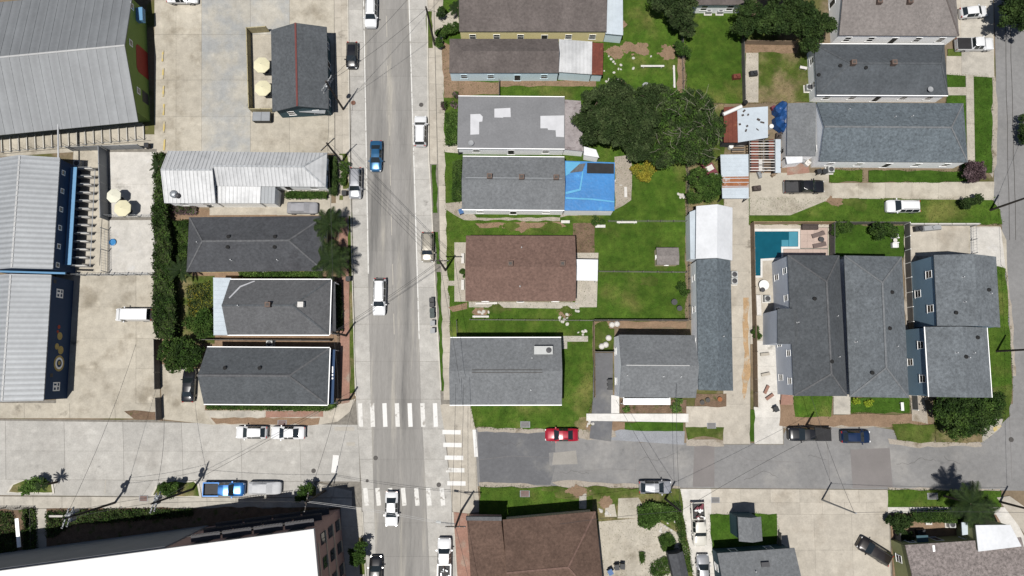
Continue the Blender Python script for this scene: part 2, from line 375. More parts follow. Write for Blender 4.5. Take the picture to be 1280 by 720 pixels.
# --- main street (north-south) : joint bed, cast parking lanes and worn travel lanes
main_street = sheet('main_street', [(432, -120), (437, 200), (441, 370), (445, 500), (449, 580), (453, 640), (461, 830), (577, 830), (566, 640), (559, 560),
                                    (551, 490), (544, 370), (538, 240), (536, 200), (533, 0), (530, -120)], .02, M['joint'])
def lanes(y0, y1, kl, ll, cc, rl, kr, nv):
    q = lambda a, b: [(a[0], y0), (b[0], y0), (b[1], y1), (a[1], y1)]
    slabs(main_street, q(kl, ll), 1, nv, .050, M['conc_street'], .02, name='lane_slab')
    slabs(main_street, q(ll, cc), 1, nv, .050, M['lane'], .008, name='lane_slab', dz=.003)
    slabs(main_street, q(cc, rl), 1, nv, .050, M['lane'], .008, name='lane_slab', dz=.003)
    slabs(main_street, q(rl, kr), 1, nv, .050, M['conc_street'], .02, name='lane_slab')
lanes(-110, 499, (433.5, 445), (450.5, 463.5), (480, 494.5), (508.5, 526), (531.5, 551), 14)
lanes(499, 612, (445, 452), (463.5, 467), (494.5, 499), (526, 532), (551, 563.5), 3)
lanes(612, 825, (452, 461), (467, 474), (499, 507), (532, 542), (563.5, 577), 5)
def mark(poly, m, z=.058, name='road_marking', parent=None):
    w = [P2(p, z) for p in poly]
    return MB().prism(w, z - .02, z).build(name, m, parent or main_street)
def band(a, b, wpx, m, z=.060, parent=None):
    a, b = Vector(P2(a, z)), Vector(P2(b, z)); n = Vector((-(b - a).y, (b - a).x)).normalized() * wpx / 2
    return MB().prism([tuple(a + n), tuple(b + n), tuple(b - n), tuple(a - n)], z - .02, z).build('road_marking', m, parent or main_street)
band((452.5, -110), (460.5, 342), .17, M['paint']); band((508, -110), (524, 424), .17, M['paint'])
for i, x in enumerate((450, 465, 480.5, 496, 512, 528, 543.6)):
    band((x, 504), (x + 1.2, 533.5), .62, M['paint_fresh'] if i in (2, 4, 6) else M['paint'])
for i, (x, y) in enumerate(((553, 540), (554, 556), (556, 572), (557.5, 587.5), (559, 604))):
    pass
for i, x in enumerate((456.5, 471.7, 487.5, 503.6, 520, 535, 552)):
    band((x, 610), (x + 2, 632), .62, M['paint'])
for k in range(7):                                      # worn centre-line dashes
    y = 20 + k * 62
    band((482.5 + y * .0245, y), (482.5 + (y + 26) * .0245, y + 26), .12, mat('faded_paint', (.40, .375, .33), .85, layers=[(2, .1, 4)]))

# --- west cross street
cross = sheet('cross_street', [(-140, 523), (195, 525), (267, 531), (398, 531), (426, 522), (445, 500), (449, 580), (453, 640), (441, 612), (394, 601), (372, 622), (250, 622), (-140, 618)], .024, M['joint'])
slabs(cross, [(-140, 524), (447, 531), (449, 565), (-140, 563)], 8, 1, .052, M['conc_street'], .02, name='street_slab')
slabs(cross, [(-140, 563), (449, 565), (450, 602), (-140, 598)], 8, 1, .0522, [M['conc_street']], .02, name='street_slab')
slabs(cross, [(-140, 598), (394, 602), (372, 622), (-140, 617.5)], [0, .24, .40, .62, .76, 1], 1, .0518, M['conc_street'], .02, name='street_slab')
for a, b, w in (((418, 536), (443, 536), .55), ((433, 555), (444, 555), .5), ((132, 600), (131, 617), .15)):
    band(a, b, w, mat('faded_paint', (.40, .375, .33), .85), parent=cross)
band((420, 569), (417.5, 591), .85, M['paint_fresh'], parent=cross)

# --- east side street (asphalt) and the street at the far right
side = sheet('side_street', [(559, 545), (562, 537), (594, 535.5), (680, 537), (760, 545), (800, 553), (905, 554), (975, 554), (985, 531), (1075, 531), (1115, 537), (1140, 552), (1165, 554),
                             (1225, 554), (1250, 536), (1262, 505), (1420, 505), (1420, 616), (1250, 613), (1100, 611.5), (860, 610), (700, 609), (600, 607.5), (566, 612)], .028, M['asphalt'])
apron = sheet('street_apron', [(550, 506), (588, 506), (594, 536), (597, 607), (600, 640), (583, 642), (566, 640), (559, 560)], .062, M['conc_warm'])
for i, (x, y) in enumerate(((553, 540), (554, 556), (556, 572), (557.5, 587.5), (559, 604))):
    band((x, y), (x + 23, y + .4), .62, M['paint'] if i == 3 else M['paint_fresh'], .074, apron)
mark([(590.5, 537), (595, 537), (597.5, 571), (593, 571)], M['paint_fresh'], .072, parent=apron)
for p in ([(597, 540), (694, 541), (694, 565), (686, 566), (687, 582), (694, 583), (688, 606), (600, 606)],): mark(p, M['asphalt_dark'], .040, 'asphalt_patch', side)
for p in ([(868, 556), (893, 556), (893, 608.5), (866, 608.5)], [(1063, 562), (1112, 560), (1116, 609), (1066, 610)]): mark(p, M['asphalt_patch'], .042, 'asphalt_patch', side)
mark([(692, 566), (720, 563), (722, 580), (690, 581)], M['asphalt_worn'], .044, 'asphalt_patch', side)
east = sheet('east_street', [(1240, -120), (1245, 100), (1242, 250), (1252, 280), (1258, 370), (1266, 470), (1266, 520), (1430, 520), (1430, -120)], .033, M['asphalt'])
verge = sheet('gravel_verge', [(1232, 95), (1244, 95), (1247, 150), (1246, 205), (1241, 222), (1236, 215), (1234, 150)], .06, M['gravel'], rough_edge=True)
for k, (x0, x1) in enumerate(((1256, 1262), (1262, 1270))):   # tar-sealed cracks down the far right street
    pts = [(x0 + (x1 - x0) * t + rng.uniform(-.6, .6), 10 + 290 * t) for t in [i / 14 for i in range(15)]]
    strip('tar_seam', pts, .09, .02, .040 + k * .002, M['iron'], east)
for pts in ([(1262, 520), (1263, 545), (1265, 600)], [(1262, 524), (1345, 523)], [(596, 575), (640, 570), (690, 572)], [(1034, 553), (1036, 580), (1038, 610)], [(790, 556), (795, 580), (792, 608)],
            [(905, 556), (935, 575), (1000, 578)], [(720, 590), (760, 586), (840, 590)]):
    strip('tar_seam', pts, .03, .02, .0475, M['asphalt_patch'], side)

# --- west car park north of the houses
lot = sheet('car_park', [(195, -120), (418, -120), (418, 192), (193, 192)], .034, M['joint'])
xs = [193, 220, 252, 313, 362, 418]; ys = [-110, -40, 0, 43, 100, 146, 191]
for i in range(5):
    for j in range(6):
        a = (i in (1, 2) and j >= 2) and M['conc_blue'] if i == 2 or (i == 3 and j < 4) else None
        mm = M['conc_blue'] if (i == 2 or (i == 3 and j in (1, 2))) else M['conc_lot']
        slabs(lot, [(xs[i], ys[j]), (xs[i + 1], ys[j]), (xs[i + 1], ys[j + 1]), (xs[i], ys[j + 1])], 1, 1, .056, mm, .022)
for k, y in enumerate((70, 92, 114, 137, 159, 181)):     # parking wheel stops
    tag(MB().box(P(203.5 + k * .4, y, .12), (.24, 1.75, .13)).build('wheel_stop', M['paint_yellow']), f'{["first","second","third","fourth","fifth","sixth"][k]} from the top of the yellow wheel stops beside green warehouse', 'wheel stop', 'yellow wheel stops')
# --- west sidewalk along the main street
swl = sheet('west_sidewalk', [(417, -120), (434, -120), (437, 200), (439, 300), (440, 345), (427, 345), (421, 270), (418, 195)], .10, M['joint'])
slabs(swl, [(417, -118), (425, -118), (429, 270), (420, 270)], 1, 16, .13, M['conc_warm'], .02)
slabs(swl, [(425, -118), (433, -118), (438.5, 270), (429, 270)], 1, 12, .128, M['conc_warm'], .02)
strip('kerb', [(433.5, -120), (437, 200), (441, 370), (444.5, 495)], .16, -.1, .17, M['kerb'])
brickwalk = sheet('brick_sidewalk', [(424, 272), (434, 272), (436, 345), (437, 420), (437, 503), (427, 505), (425, 420), (423, 345)], .135, M['brick_pave'])
sheet('verge_strip', [(434.3, 230), (438.5, 230), (441, 345), (443.5, 490), (437.6, 492), (437.4, 420), (436.4, 345)], .12, M['lawn_dry'], rough_edge=True)
sheet('brick_planter_strip', [(424, 192), (434, 192), (435.5, 250), (424, 250)], .13, M['lawn_dry'], rough_edge=True)
# --- lots on the west side
sheet('house_lot', [(196, 262), (424, 262), (428, 512), (250, 514), (196, 462)], .07, M['soil'], rough_edge=True)
sheet('back_lawn', [(210, 275), (240, 275), (240, 345), (268, 345), (268, 430), (212, 430)], .095, M['lawn_dry'], rough_edge=True)
sheet('side_path', [(262, 256), (420, 254), (420, 268), (262, 269)], .10, M['conc_warm'])
sheet('side_drive', [(346, 233), (414, 233), (414, 269), (346, 269)], .106, M['conc_lot'])
corner = sheet('corner_sidewalk', [(255, 513), (405, 513), (425, 505), (444.5, 498), (437, 515), (422, 527), (398, 531), (267, 531)], .12, M['conc_warm'])
slabs(corner, [(332, 514), (404, 513), (404, 521), (332, 522)], 5, 1, .147, M['brick_pave'], .015, name='paving_panel')
slabs(corner, [(262, 514), (331, 514), (331, 522), (262, 521)], 4, 1, .146, M['conc'], .02)
sheet('kerb_verge', [(263, 522), (400, 522), (398, 530.5), (270, 530)], .14, M['soil'], rough_edge=True)
drive = sheet('corner_driveway', [(200, 455), (256, 462), (256, 513), (267, 531), (203, 524)], .082, M['conc_lot'])
lot2 = sheet('lower_car_park', [(70, 344), (198, 344), (200, 522), (-140, 524), (-140, 500), (70, 500)], .045, M['joint'])
for (x0, x1) in ((70, 170), (170, 200)):
    for (y0, y1) in ((344, 384), (384, 423), (423, 461), (461, 504)):
        slabs(lot2, [(x0, y0), (x1, y0), (x1, y1), (x0, y1)], 1, 1, .074, M['conc_lot'], .018)
slabs(lot2, [(-140, 503.5), (200, 504), (201, 523), (-140, 522.5)], 6, 1, .072, M['conc_lot'], .018)
sheet('corner_bed', [(155, 514), (202, 514), (203, 526), (168, 524)], .12, M['mulch'], rough_edge=True)
yard = sheet('shelter_yard', [(92, 186), (196, 186), (196, 344), (80, 344)], .06, M['joint'])
slabs(yard, [(137, 190), (195, 190), (194, 271), (137, 271)], 1, 2, .088, M['conc_pale'], .015)
slabs(yard, [(137, 275), (194, 275), (194, 343), (137, 343)], 1, 1, .090, M['conc_pale'], .015)
slabs(yard, [(92, 188), (136, 188), (134, 343), (84, 343)], 1, 3, .086, M['conc_lot'], .015)
sheet('alley', [(-140, 168), (196, 168), (196, 190), (92, 190), (-140, 205)], .04, M['conc_lot'])
# --- south-west: sidewalk, planted strip, planter islands
sws = sheet('south_sidewalk', [(-140, 619), (250, 622.5), (372, 622.5), (394, 602), (441, 612), (453, 640), (461, 830), (380, 830), (380, 655), (-140, 655)], .09, M['joint'])
slabs(sws, [(-140, 619.5), (440, 623), (440, 634), (-140, 636)], 16, 1, .12, M['conc'], .02)
slabs(sws, [(396, 604), (440, 614), (440, 622), (392, 622)], 2, 1, .118, M['conc'], .02)
slabs(sws, [(426, 634), (452, 634), (460, 828), (430, 828)], 1, 8, .119, M['conc'], .02)
sheet('planting_bed', [(56, 636), (425, 634), (425, 700), (-140, 740), (-140, 637), (44, 637), (46, 690), (56, 690)], .15, M['mulch'], rough_edge=True)
sheet('path', [(44, 636), (58, 636), (58, 692), (46, 692)], .16, M['conc'])
for nm, pl in (('planter_island', [(8, 616), (14, 606), (28, 600), (60, 599), (66, 603), (68, 617)]), ('planter_island', [(188, 620), (194, 608), (206, 602), (244, 601), (249, 605), (252, 622)]),
               ('planter_island', [(370, 622), (378, 612), (390, 603), (396, 608), (396, 622)])):
    sheet(nm, pl, .16, M['kerb'])
    c = (sum(p[0] for p in pl) / len(pl), sum(p[1] for p in pl) / len(pl))
    sheet('island_soil', [(c[0] + (p[0] - c[0]) * .9, c[1] + (p[1] - c[1]) * .86) for p in pl], .175, M['lawn_dry'], rough_edge=True)
sheet('street_tree_bed', [(448, 672), (456, 672), (458, 718), (450, 718)], .15, M['lawn_dry'])

# --- east side of the main street
strip('kerb', [(532.5, -120), (536, 200), (538.5, 240), (544.5, 370), (551, 488)], .17, -.1, .17, M['kerb'])
swe = sheet('east_sidewalk', [(533, -120), (552, -120), (555, 180), (558, 300), (562, 420), (566, 506), (552, 506), (545, 370), (537, 200)], .10, M['joint'])
slabs(swe, [(540, -118), (551.5, -118), (565, 500), (554.5, 500)], 1, 34, .132, M['conc_warm'], .018)
slabs(swe, [(533.5, -118), (539.5, -118), (546.5, 205), (537.5, 205)], 1, 10, .128, M['conc_warm'], .018)
sheet('verge_strip', [(539.5, 206), (545.5, 206), (547, 266), (541, 266)], .15, M['lawn_deep'], rough_edge=True)
sheet('verge_strip', [(545.5, 340), (551, 340), (554.5, 489), (551.5, 489)], .15, M['lawn_deep'], rough_edge=True)
sheet('verge_strip', [(542.5, 290), (547.5, 290), (550, 330), (545.5, 330)], .15, M['lawn_deep'], rough_edge=True)
sheet('verge_strip', [(533, 14), (540, 14), (541, 60), (534.5, 60)], .15, M['lawn_dry'], rough_edge=True)

lawns = []
def lawn_sheet(pts, m='lawn', z=.14, name='lawn'):
    lawns.append((pts, m, z)); return sheet(name, pts, z, M[m], rough_edge=True)
lawn_sheet([(553, -60), (745, -60), (855, -60), (857, 130), (857, 400), (741, 402), (742, 498), (735, 516), (735, 540), (680, 536.5), (594, 534), (588, 506), (566, 504), (557, 270)], 'lawn')
lawn_sheet([(858, -40), (926, -40), (928, 129), (858, 129)], 'lawn', .142)
lawn_sheet([(930, 20), (1016, 20), (1016, 128), (930, 128)], 'lawn_dry', .141)
lawn_sheet([(858, 130), (905, 130), (905, 258), (858, 258)], 'lawn_dry', .14)
def blob(cx, cy, rx, ry, n=16, amp=.25):
    ph = [rng.uniform(0, 6) for _ in range(3)]
    return [(cx + rx * (1 + amp * (math.sin(2 * t + ph[0]) * .5 + math.sin(3 * t + ph[1]) * .4 + math.sin(5 * t + ph[2]) * .3)) * math.cos(t), cy + ry * (1 + amp * (math.sin(2 * t + ph[1]) * .5 + math.sin(4 * t + ph[2]) * .5)) * math.sin(t)) for t in [2 * math.pi * i / n for i in range(n)]]
over = lambda name, pts, z, m: sheet(name, pts, z, M[m], rough_edge='ragged' if len(pts) == 16 else m in ('soil', 'gravel', 'mulch', 'dirt', 'lawn', 'lawn_dry', 'lawn_deep', 'clay'))
over('bare_soil', [(553, 52), (566, 58), (566, 100), (624, 103), (624, 118), (573, 120), (555, 122)], .150, 'soil')
over('bare_soil', [(624, 100), (745, 100), (745, 108), (624, 108)], .151, 'soil')
def fade_patch(name, cx, cy, rx, ry, z, m, n=46):
    mb = MB()
    for i in range(n):
        r = min(1.15, abs(rng.gauss(0, .55))); t = rng.uniform(0, 6.283); c = Vector(P2((cx + rx * r * math.cos(t), cy + ry * r * math.sin(t)), z)); s = rng.uniform(.18, .75) * (1.25 - .8 * r); ph = rng.uniform(0, 6)
        pts = [(c.x + s * (1 + .35 * math.sin(3 * a + ph) + rng.uniform(-.2, .2)) * math.cos(a), c.y + s * (.8 + .3 * math.sin(2 * a + ph) + rng.uniform(-.2, .2)) * math.sin(a)) for a in [2 * math.pi * k / 11 for k in range(11)]]
        mb.prism(pts, z - .05, z + i * .0004)
    return struct(mb.build(name, M[m]))
for q in ((770, 65, 14, 9), (801, 62, 11, 9), (835, 66, 11, 11), (785, 58, 8, 4), (774, 106, 8, 4), (775, 30, 3, 9), (706, 390, 7, 5), (650, 284, 12, 2.5), (1045, 251, 12, 3), (826, 322, 4, 8), (738, 532, 6, 4), (768, 532, 5, 4), (600, 390, 8, 2.5), (722, 614, 14, 3), (757, 628, 6, 8)): fade_patch('bare_soil', *q, .146 + q[0] * 1e-6, 'soil')
for q in ((622, 386, 14, 2.5), (706, 388, 8, 5), (690, 284, 10, 5), (640, 283, 14, 2.5), (752, 409, 8, 5), (826, 330, 3, 9), (812, 352, 10, 4), (1000, 108, 5, 14), (960, 118, 12, 5), (728, 530, 7, 5), (760, 222, 4, 6), (1065, 252, 14, 3), (1075, 258, 6, 4), (1115, 248, 12, 2)): fade_patch('worn_grass', q[0], q[1], q[2] * 1.2, q[3] * 1.2, .1415 + q[0] * 1e-6, 'lawn_dry', 60)
over('bare_soil', [(848, 60), (856, 60), (856, 122), (846, 122)], .1505, 'soil')
over('bare_soil', [(768, 196), (790, 192), (789, 250), (769, 262), (700, 272), (702, 266), (769, 258)], .152, 'gravel')
over('bare_soil', [(594, 279), (700, 277), (708, 283), (690, 286), (600, 285)], .150, 'soil')
over('bare_soil', [(716, 279), (743, 279), (743, 318), (718, 318)], .152, 'mulch')
over('soil_strip', [(742, 402), (858, 402), (858, 410), (742, 410)], .150, 'soil')
over('lawn', [(743, 411), (768, 411), (766, 440), (742, 440)], .149, 'lawn_dry')
over('bare_soil', [(560, 384), (584, 378), (584, 386), (566, 390)], .151, 'soil')
front = over('front_paving', [(568, 303), (584, 303), (584, 377), (568, 377)], .155, 'conc_warm')
slabs(front, [(568, 303.5), (583, 303.5), (583, 376.5), (568, 376.5)], 1, 4, .185, M['conc_warm'], .02)
over('walkway', [(559, 351), (568, 351), (568, 357), (559, 357)], .158, 'conc_warm')
over('side_walk', [(586, 377), (726, 378), (724, 386), (586, 384)], .158, 'conc')
over('patio', [(719, 316), (748, 316), (746, 384), (719, 384)], .160, 'conc_warm')
over('walkway', [(557, 254), (580, 251), (596, 272), (700, 272), (700, 276), (580, 275), (558, 262)], .158, 'gravel')
over('walkway', [(555, 178), (578, 180), (578, 192), (556, 190)], .158, 'conc_warm')
over('walkway', [(553, 22), (572, 8), (574, 34), (556, 40)], .16, 'conc_warm')
over('corner_paving', [(553, 505), (588, 505), (588, 536), (562, 535), (553, 520)], .14, 'conc_warm')
over('path_stones', [(703, 420), (735, 420), (735, 427), (709, 427), (709, 436), (703, 436)], .155, 'conc')
over('asphalt_drive', [(742, 441), (766, 441), (766, 518), (764, 552), (737, 548), (741, 500)], .165, 'asphalt_dark')
walk = over('white_walkway', [(733, 517), (861, 517), (861, 528), (733, 526)], .17, 'conc_pale')
slabs(walk, [(733, 517), (860, 517.5), (860, 527.5), (733, 526)], 9, 1, .195, M['coping'], .012)
over('white_walkway', [(764, 494), (774, 494), (774, 516.6), (764, 516.6)], .20, 'coping')
over('garden_bed', [(775, 500), (858, 500), (858, 517), (775, 517)], .155, 'mulch')
over('grass_strip', [(781, 528), (854, 528), (854, 539), (781, 537)], .156, 'lawn_deep')
over('bare_soil', [(764, 528), (783, 528), (780, 537), (764, 536)], .154, 'soil')
over('gravel_bay', [(764, 536), (856, 539), (855, 556), (764, 550)], .048, 'gravel_blue')
over('entry_paving', [(857, 508), (907, 508), (907, 534), (857, 534)], .14, 'conc_warm')
over('grass_strip', [(857, 534), (905, 534), (903, 550), (880, 545), (860, 550)], .145, 'lawn_dry')
ld = over('long_driveway', [(905, 246), (938, 246), (938, 556), (904, 556)], .10, 'joint')
slabs(ld, [(905, 246), (937.5, 246), (937.5, 555), (904, 555)], 1, [0, .09, .2, .31, .45, .58, .69, .845, 1], .130, M['conc_warm'], .015)
over('raw_earth', [(929, 372), (936, 372), (935, 420), (938, 470), (930, 500), (927, 470), (931, 440), (928, 400)], .150, 'clay')
over('flower_bed', [(870, 492), (908, 492), (908, 508), (868, 508)], .146, 'mulch')
over('grass_strip', [(938, 512), (943, 512), (943, 552), (938, 552)], .15, 'lawn_deep')
rd = over('shared_driveway', [(941, 425), (976, 425), (980, 556), (943, 556)], .09, 'joint')
slabs(rd, [(941, 426), (975, 426), (979, 555), (943, 555)], 1, 4, .125, M['conc_pale'], .015)
lawn_sheet([(992, 494), (1041, 494), (1039, 521), (994, 521)], 'lawn', .15, 'front_lawn')
over('soil_strip', [(974, 500), (994, 500), (994, 518), (1150, 518), (1166, 530), (1120, 533), (974, 532)], .135, 'soil')
over('walkway', [(1042, 494), (1063, 494), (1063, 518), (1042, 518)], .16, 'conc')
lawn_sheet([(1063, 497), (1137, 497), (1137, 516), (1063, 516)], 'lawn_deep', .15, 'front_lawn')
over('walkway', [(1137, 480), (1152, 480), (1160, 530), (1140, 526)], .148, 'gravel')
lawn_sheet([(1115, 530), (1170, 530), (1168, 552), (1150, 554), (1122, 550)], 'lawn_dry', .14, 'verge_grass')
lawn_sheet([(1167, 500), (1266, 480), (1262, 520), (1228, 553), (1170, 553)], 'lawn_dry', .139, 'verge_grass')
lawn_sheet([(1236, 322), (1257, 336), (1265, 470), (1262, 500), (1236, 500)], 'lawn', .137, 'side_lawn')
over('corner_ramp', [(1228, 530), (1246, 520), (1254, 524), (1250, 536), (1228, 553)], .15, 'conc')
mark([(1241, 535), (1250, 530), (1252, 533), (1243, 540)], M['paint_yellow'], .17, 'tactile_pad', side)
# pool yard, gardens, north-east lots
over('pool_yard', [(937, 280), (1036, 280), (1036, 340), (985, 430), (938, 430)], .12, 'conc_warm')
lawn_sheet([(1037, 282), (1130, 282), (1130, 322), (1037, 322)], 'lawn_deep', .13, 'garden_lawn')
lawn_sheet([(936, 248), (1245, 246), (1240, 250), (1250, 262), (1253, 280), (936, 281)], 'lawn', .14, 'yard_lawn')
dv = over('yard_driveway', [(937, 216), (1036, 216), (1036, 229), (1243, 227), (1242, 250), (1040, 248), (988, 269), (937, 269)], .155, 'conc_lot')
slabs(dv, [(1040, 229.5), (1240, 228), (1240, 248), (1040, 247.5)], 6, 1, .185, M['conc_lot'], .012)
over('garden_path', [(937, 185), (1010, 195), (1010, 217), (937, 217)], .15, 'soil')
lawn_sheet([(1037, 212), (1078, 212), (1078, 227.5), (1037, 227.5)], 'lawn', .16, 'grass_strip')
lawn_sheet([(1086, 213), (1212, 214), (1212, 227.5), (1086, 227.5)], 'lawn_deep', .16, 'grass_strip')
lawn_sheet([(1183, 93), (1240, 93), (1240, 216), (1205, 216), (1183, 130)], 'lawn_deep', .13, 'front_lawn')
lawn_sheet([(1216, 95), (1234, 96), (1234, 214), (1218, 214)], 'lawn_deep', .136, 'grass_strip')
swr = over('front_sidewalk', [(1207, 94), (1217, 94), (1219, 216), (1209, 216)], .15, 'joint')
slabs(swr, [(1207.5, 94), (1217, 94), (1219, 216), (1209.5, 216)], 1, 8, .178, M['conc_warm'], .015)
over('walkway', [(1183, 109), (1208, 109), (1208, 119), (1183, 119)], .172, 'conc_warm')
dn = over('north_driveway', [(1195, -60), (1241, -60), (1243, 97), (1183, 93), (1183, 70), (1196, 70)], .145, 'conc_warm')
slabs(dn, [(1200, -55), (1240.5, -55), (1242, 96), (1202, 93)], 1, 5, .172, M['conc'], .012)
over('grass_tuft_strip', [(1185, 61), (1202, 61), (1202, 70), (1185, 70)], .178, 'lawn_dry')
ed = over('east_driveway', [(1130, 282), (1212, 282), (1250, 283), (1258, 300), (1259, 340), (1235, 330), (1130, 330)], .13, 'conc_lot')
slabs(ed, [(1131.5, 284), (1211, 284), (1211, 320), (1131.5, 320)], 2, 1, .158, M['conc_warm'], .012)
slabs(ed, [(1213, 284), (1251, 284), (1257, 335), (1213, 325)], 1, 2, .157, M['conc_pale'], .012)
over('side_path', [(1130, 320), (1160, 320), (1160, 500), (1134, 500)], .135, 'gravel')
over('house_plot', [(972, 320), (1060, 320), (1062, 496), (980, 496)], .126, 'conc_lot')
# south-east
lawn_sheet([(600, 608.5), (740, 610), (742, 652), (600, 655)], 'lawn', .13, 'front_lawn')
lawn_sheet([(736, 610), (850, 611), (866, 720), (866, 830), (742, 830)], 'lawn_dry', .128, 'scrub_grass')
bl = over('broken_slab_lot', [(748, 652), (796, 648), (824, 652), (850, 668), (862, 690), (838, 720), (836, 830), (752, 830)], .150, 'conc_lot')
over('concrete_pad', [(773, 623), (798, 622), (804, 632), (796, 648), (772, 648)], .165, 'conc_lot')
over('concrete_pad', [(757, 632), (768, 630), (771, 646), (756, 646)], .163, 'conc_lot')
over('concrete_pad', [(724, 617), (733, 617), (733, 636), (724, 636)], .158, 'conc')
fc = over('south_forecourt', [(848, 610.5), (1111, 612), (1120, 830), (862, 830)], .06, 'joint')
slabs(fc, [(848, 611), (889, 611), (904, 825), (864, 825)], 1, [0, .11, .18, .34, .5, .75, 1], .093, M['conc_pale'], .012)
slabs(fc, [(889, 611), (1110, 612.5), (1111, 628), (889, 628)], 6, 1, .096, M['conc_warm'], .012)
slabs(fc, [(889, 628), (1111, 628), (1111.5, 643), (889, 643)], 8, 1, .094, M['conc_warm'], .012)
slabs(fc, [(970, 643), (1111.5, 643), (1116, 825), (978, 825)], 3, 4, .095, M['conc_warm'], .012)
lawn_sheet([(887, 643), (971, 642), (972, 690), (890, 692)], 'lawn_deep', .11, 'front_lawn')
lawn_sheet([(1110, 612.5), (1252, 614), (1252, 634), (1110, 634)], 'lawn', .13, 'verge_lawn')
sw5 = over('house_sidewalk', [(1110, 634), (1262, 634), (1290, 690), (1280, 700), (1245, 643), (1110, 641)], .14, 'conc_pale')
over('front_garden', [(1112, 641), (1248, 643), (1262, 700), (1118, 740)], .135, 'soil')
over('corner_ramp', [(1246, 622), (1262, 620), (1290, 640), (1290, 680), (1268, 650)], .15, 'conc_warm')
bs = over('brick_sidewalk', [(566, 640), (584, 642), (594, 830), (578, 830)], .13, 'brick_pave')
strip('kerb', [(566, 640), (571, 720), (577, 830)], .17, -.1, .165, M['kerb'])
strip('kerb', [(453, 640), (457, 720), (461, 828)], .17, -.1, .165, M['kerb'])

for pts in ([(690, 603), (720, 600), (760, 604), (800, 606), (850, 608), (850, 611), (800, 610), (750, 611), (700, 609)], [(598, 603), (640, 604), (690, 607), (690, 611), (600, 611)], [(594, 533), (640, 535), (690, 536), (735, 540), (760, 545), (735, 550), (690, 541), (640, 541), (598, 540)],
            [(858, 548), (905, 551), (905, 558), (858, 557)], [(1110, 548), (1140, 551), (1225, 552), (1228, 558), (1140, 559), (1112, 555)], [(1248, 300), (1256, 335), (1262, 400), (1266, 470), (1270, 470), (1266, 400), (1259, 335)], [(975, 528), (1110, 529), (1112, 534), (975, 535)], [(1110, 609), (1250, 611), (1250, 615), (1110, 613)]):
    sheet('gravel_fringe', pts, .055 + .002 * len(pts) * .1, M['gravel'], rough_edge=True)
for pts in ([(756, 536), (768, 534), (770, 546), (758, 548)], [(722, 528), (738, 526), (740, 540), (724, 541)]):
    sheet('worn_patch', pts, .148, M['gravel'], rough_edge=True)
for q in ((715, 618, 22, 7), (745, 612, 14, 5), (690, 611, 16, 3.5)): sheet('worn_patch', blob(*q), .1481 + q[0] * 1e-6, M['lawn_dry'], rough_edge=True)
def crack(parent, x, y, ang, n, z, w=.03):
    pts = [(x, y)]
    for i in range(n):
        a2 = ang + rng.uniform(-.8, .8); x += 4 * math.cos(a2); y += 4 * math.sin(a2); pts.append((x, y))
    strip('crack', pts, w, z - .03, z, M['iron'], parent)
for a in ((620, 552, .1, 9), (700, 590, -.1, 10), (800, 575, 0, 12), (930, 600, .05, 12), (1010, 570, .3, 6), (1120, 580, 0, 14), (1180, 570, .4, 6)): crack(side, *a, .0465)

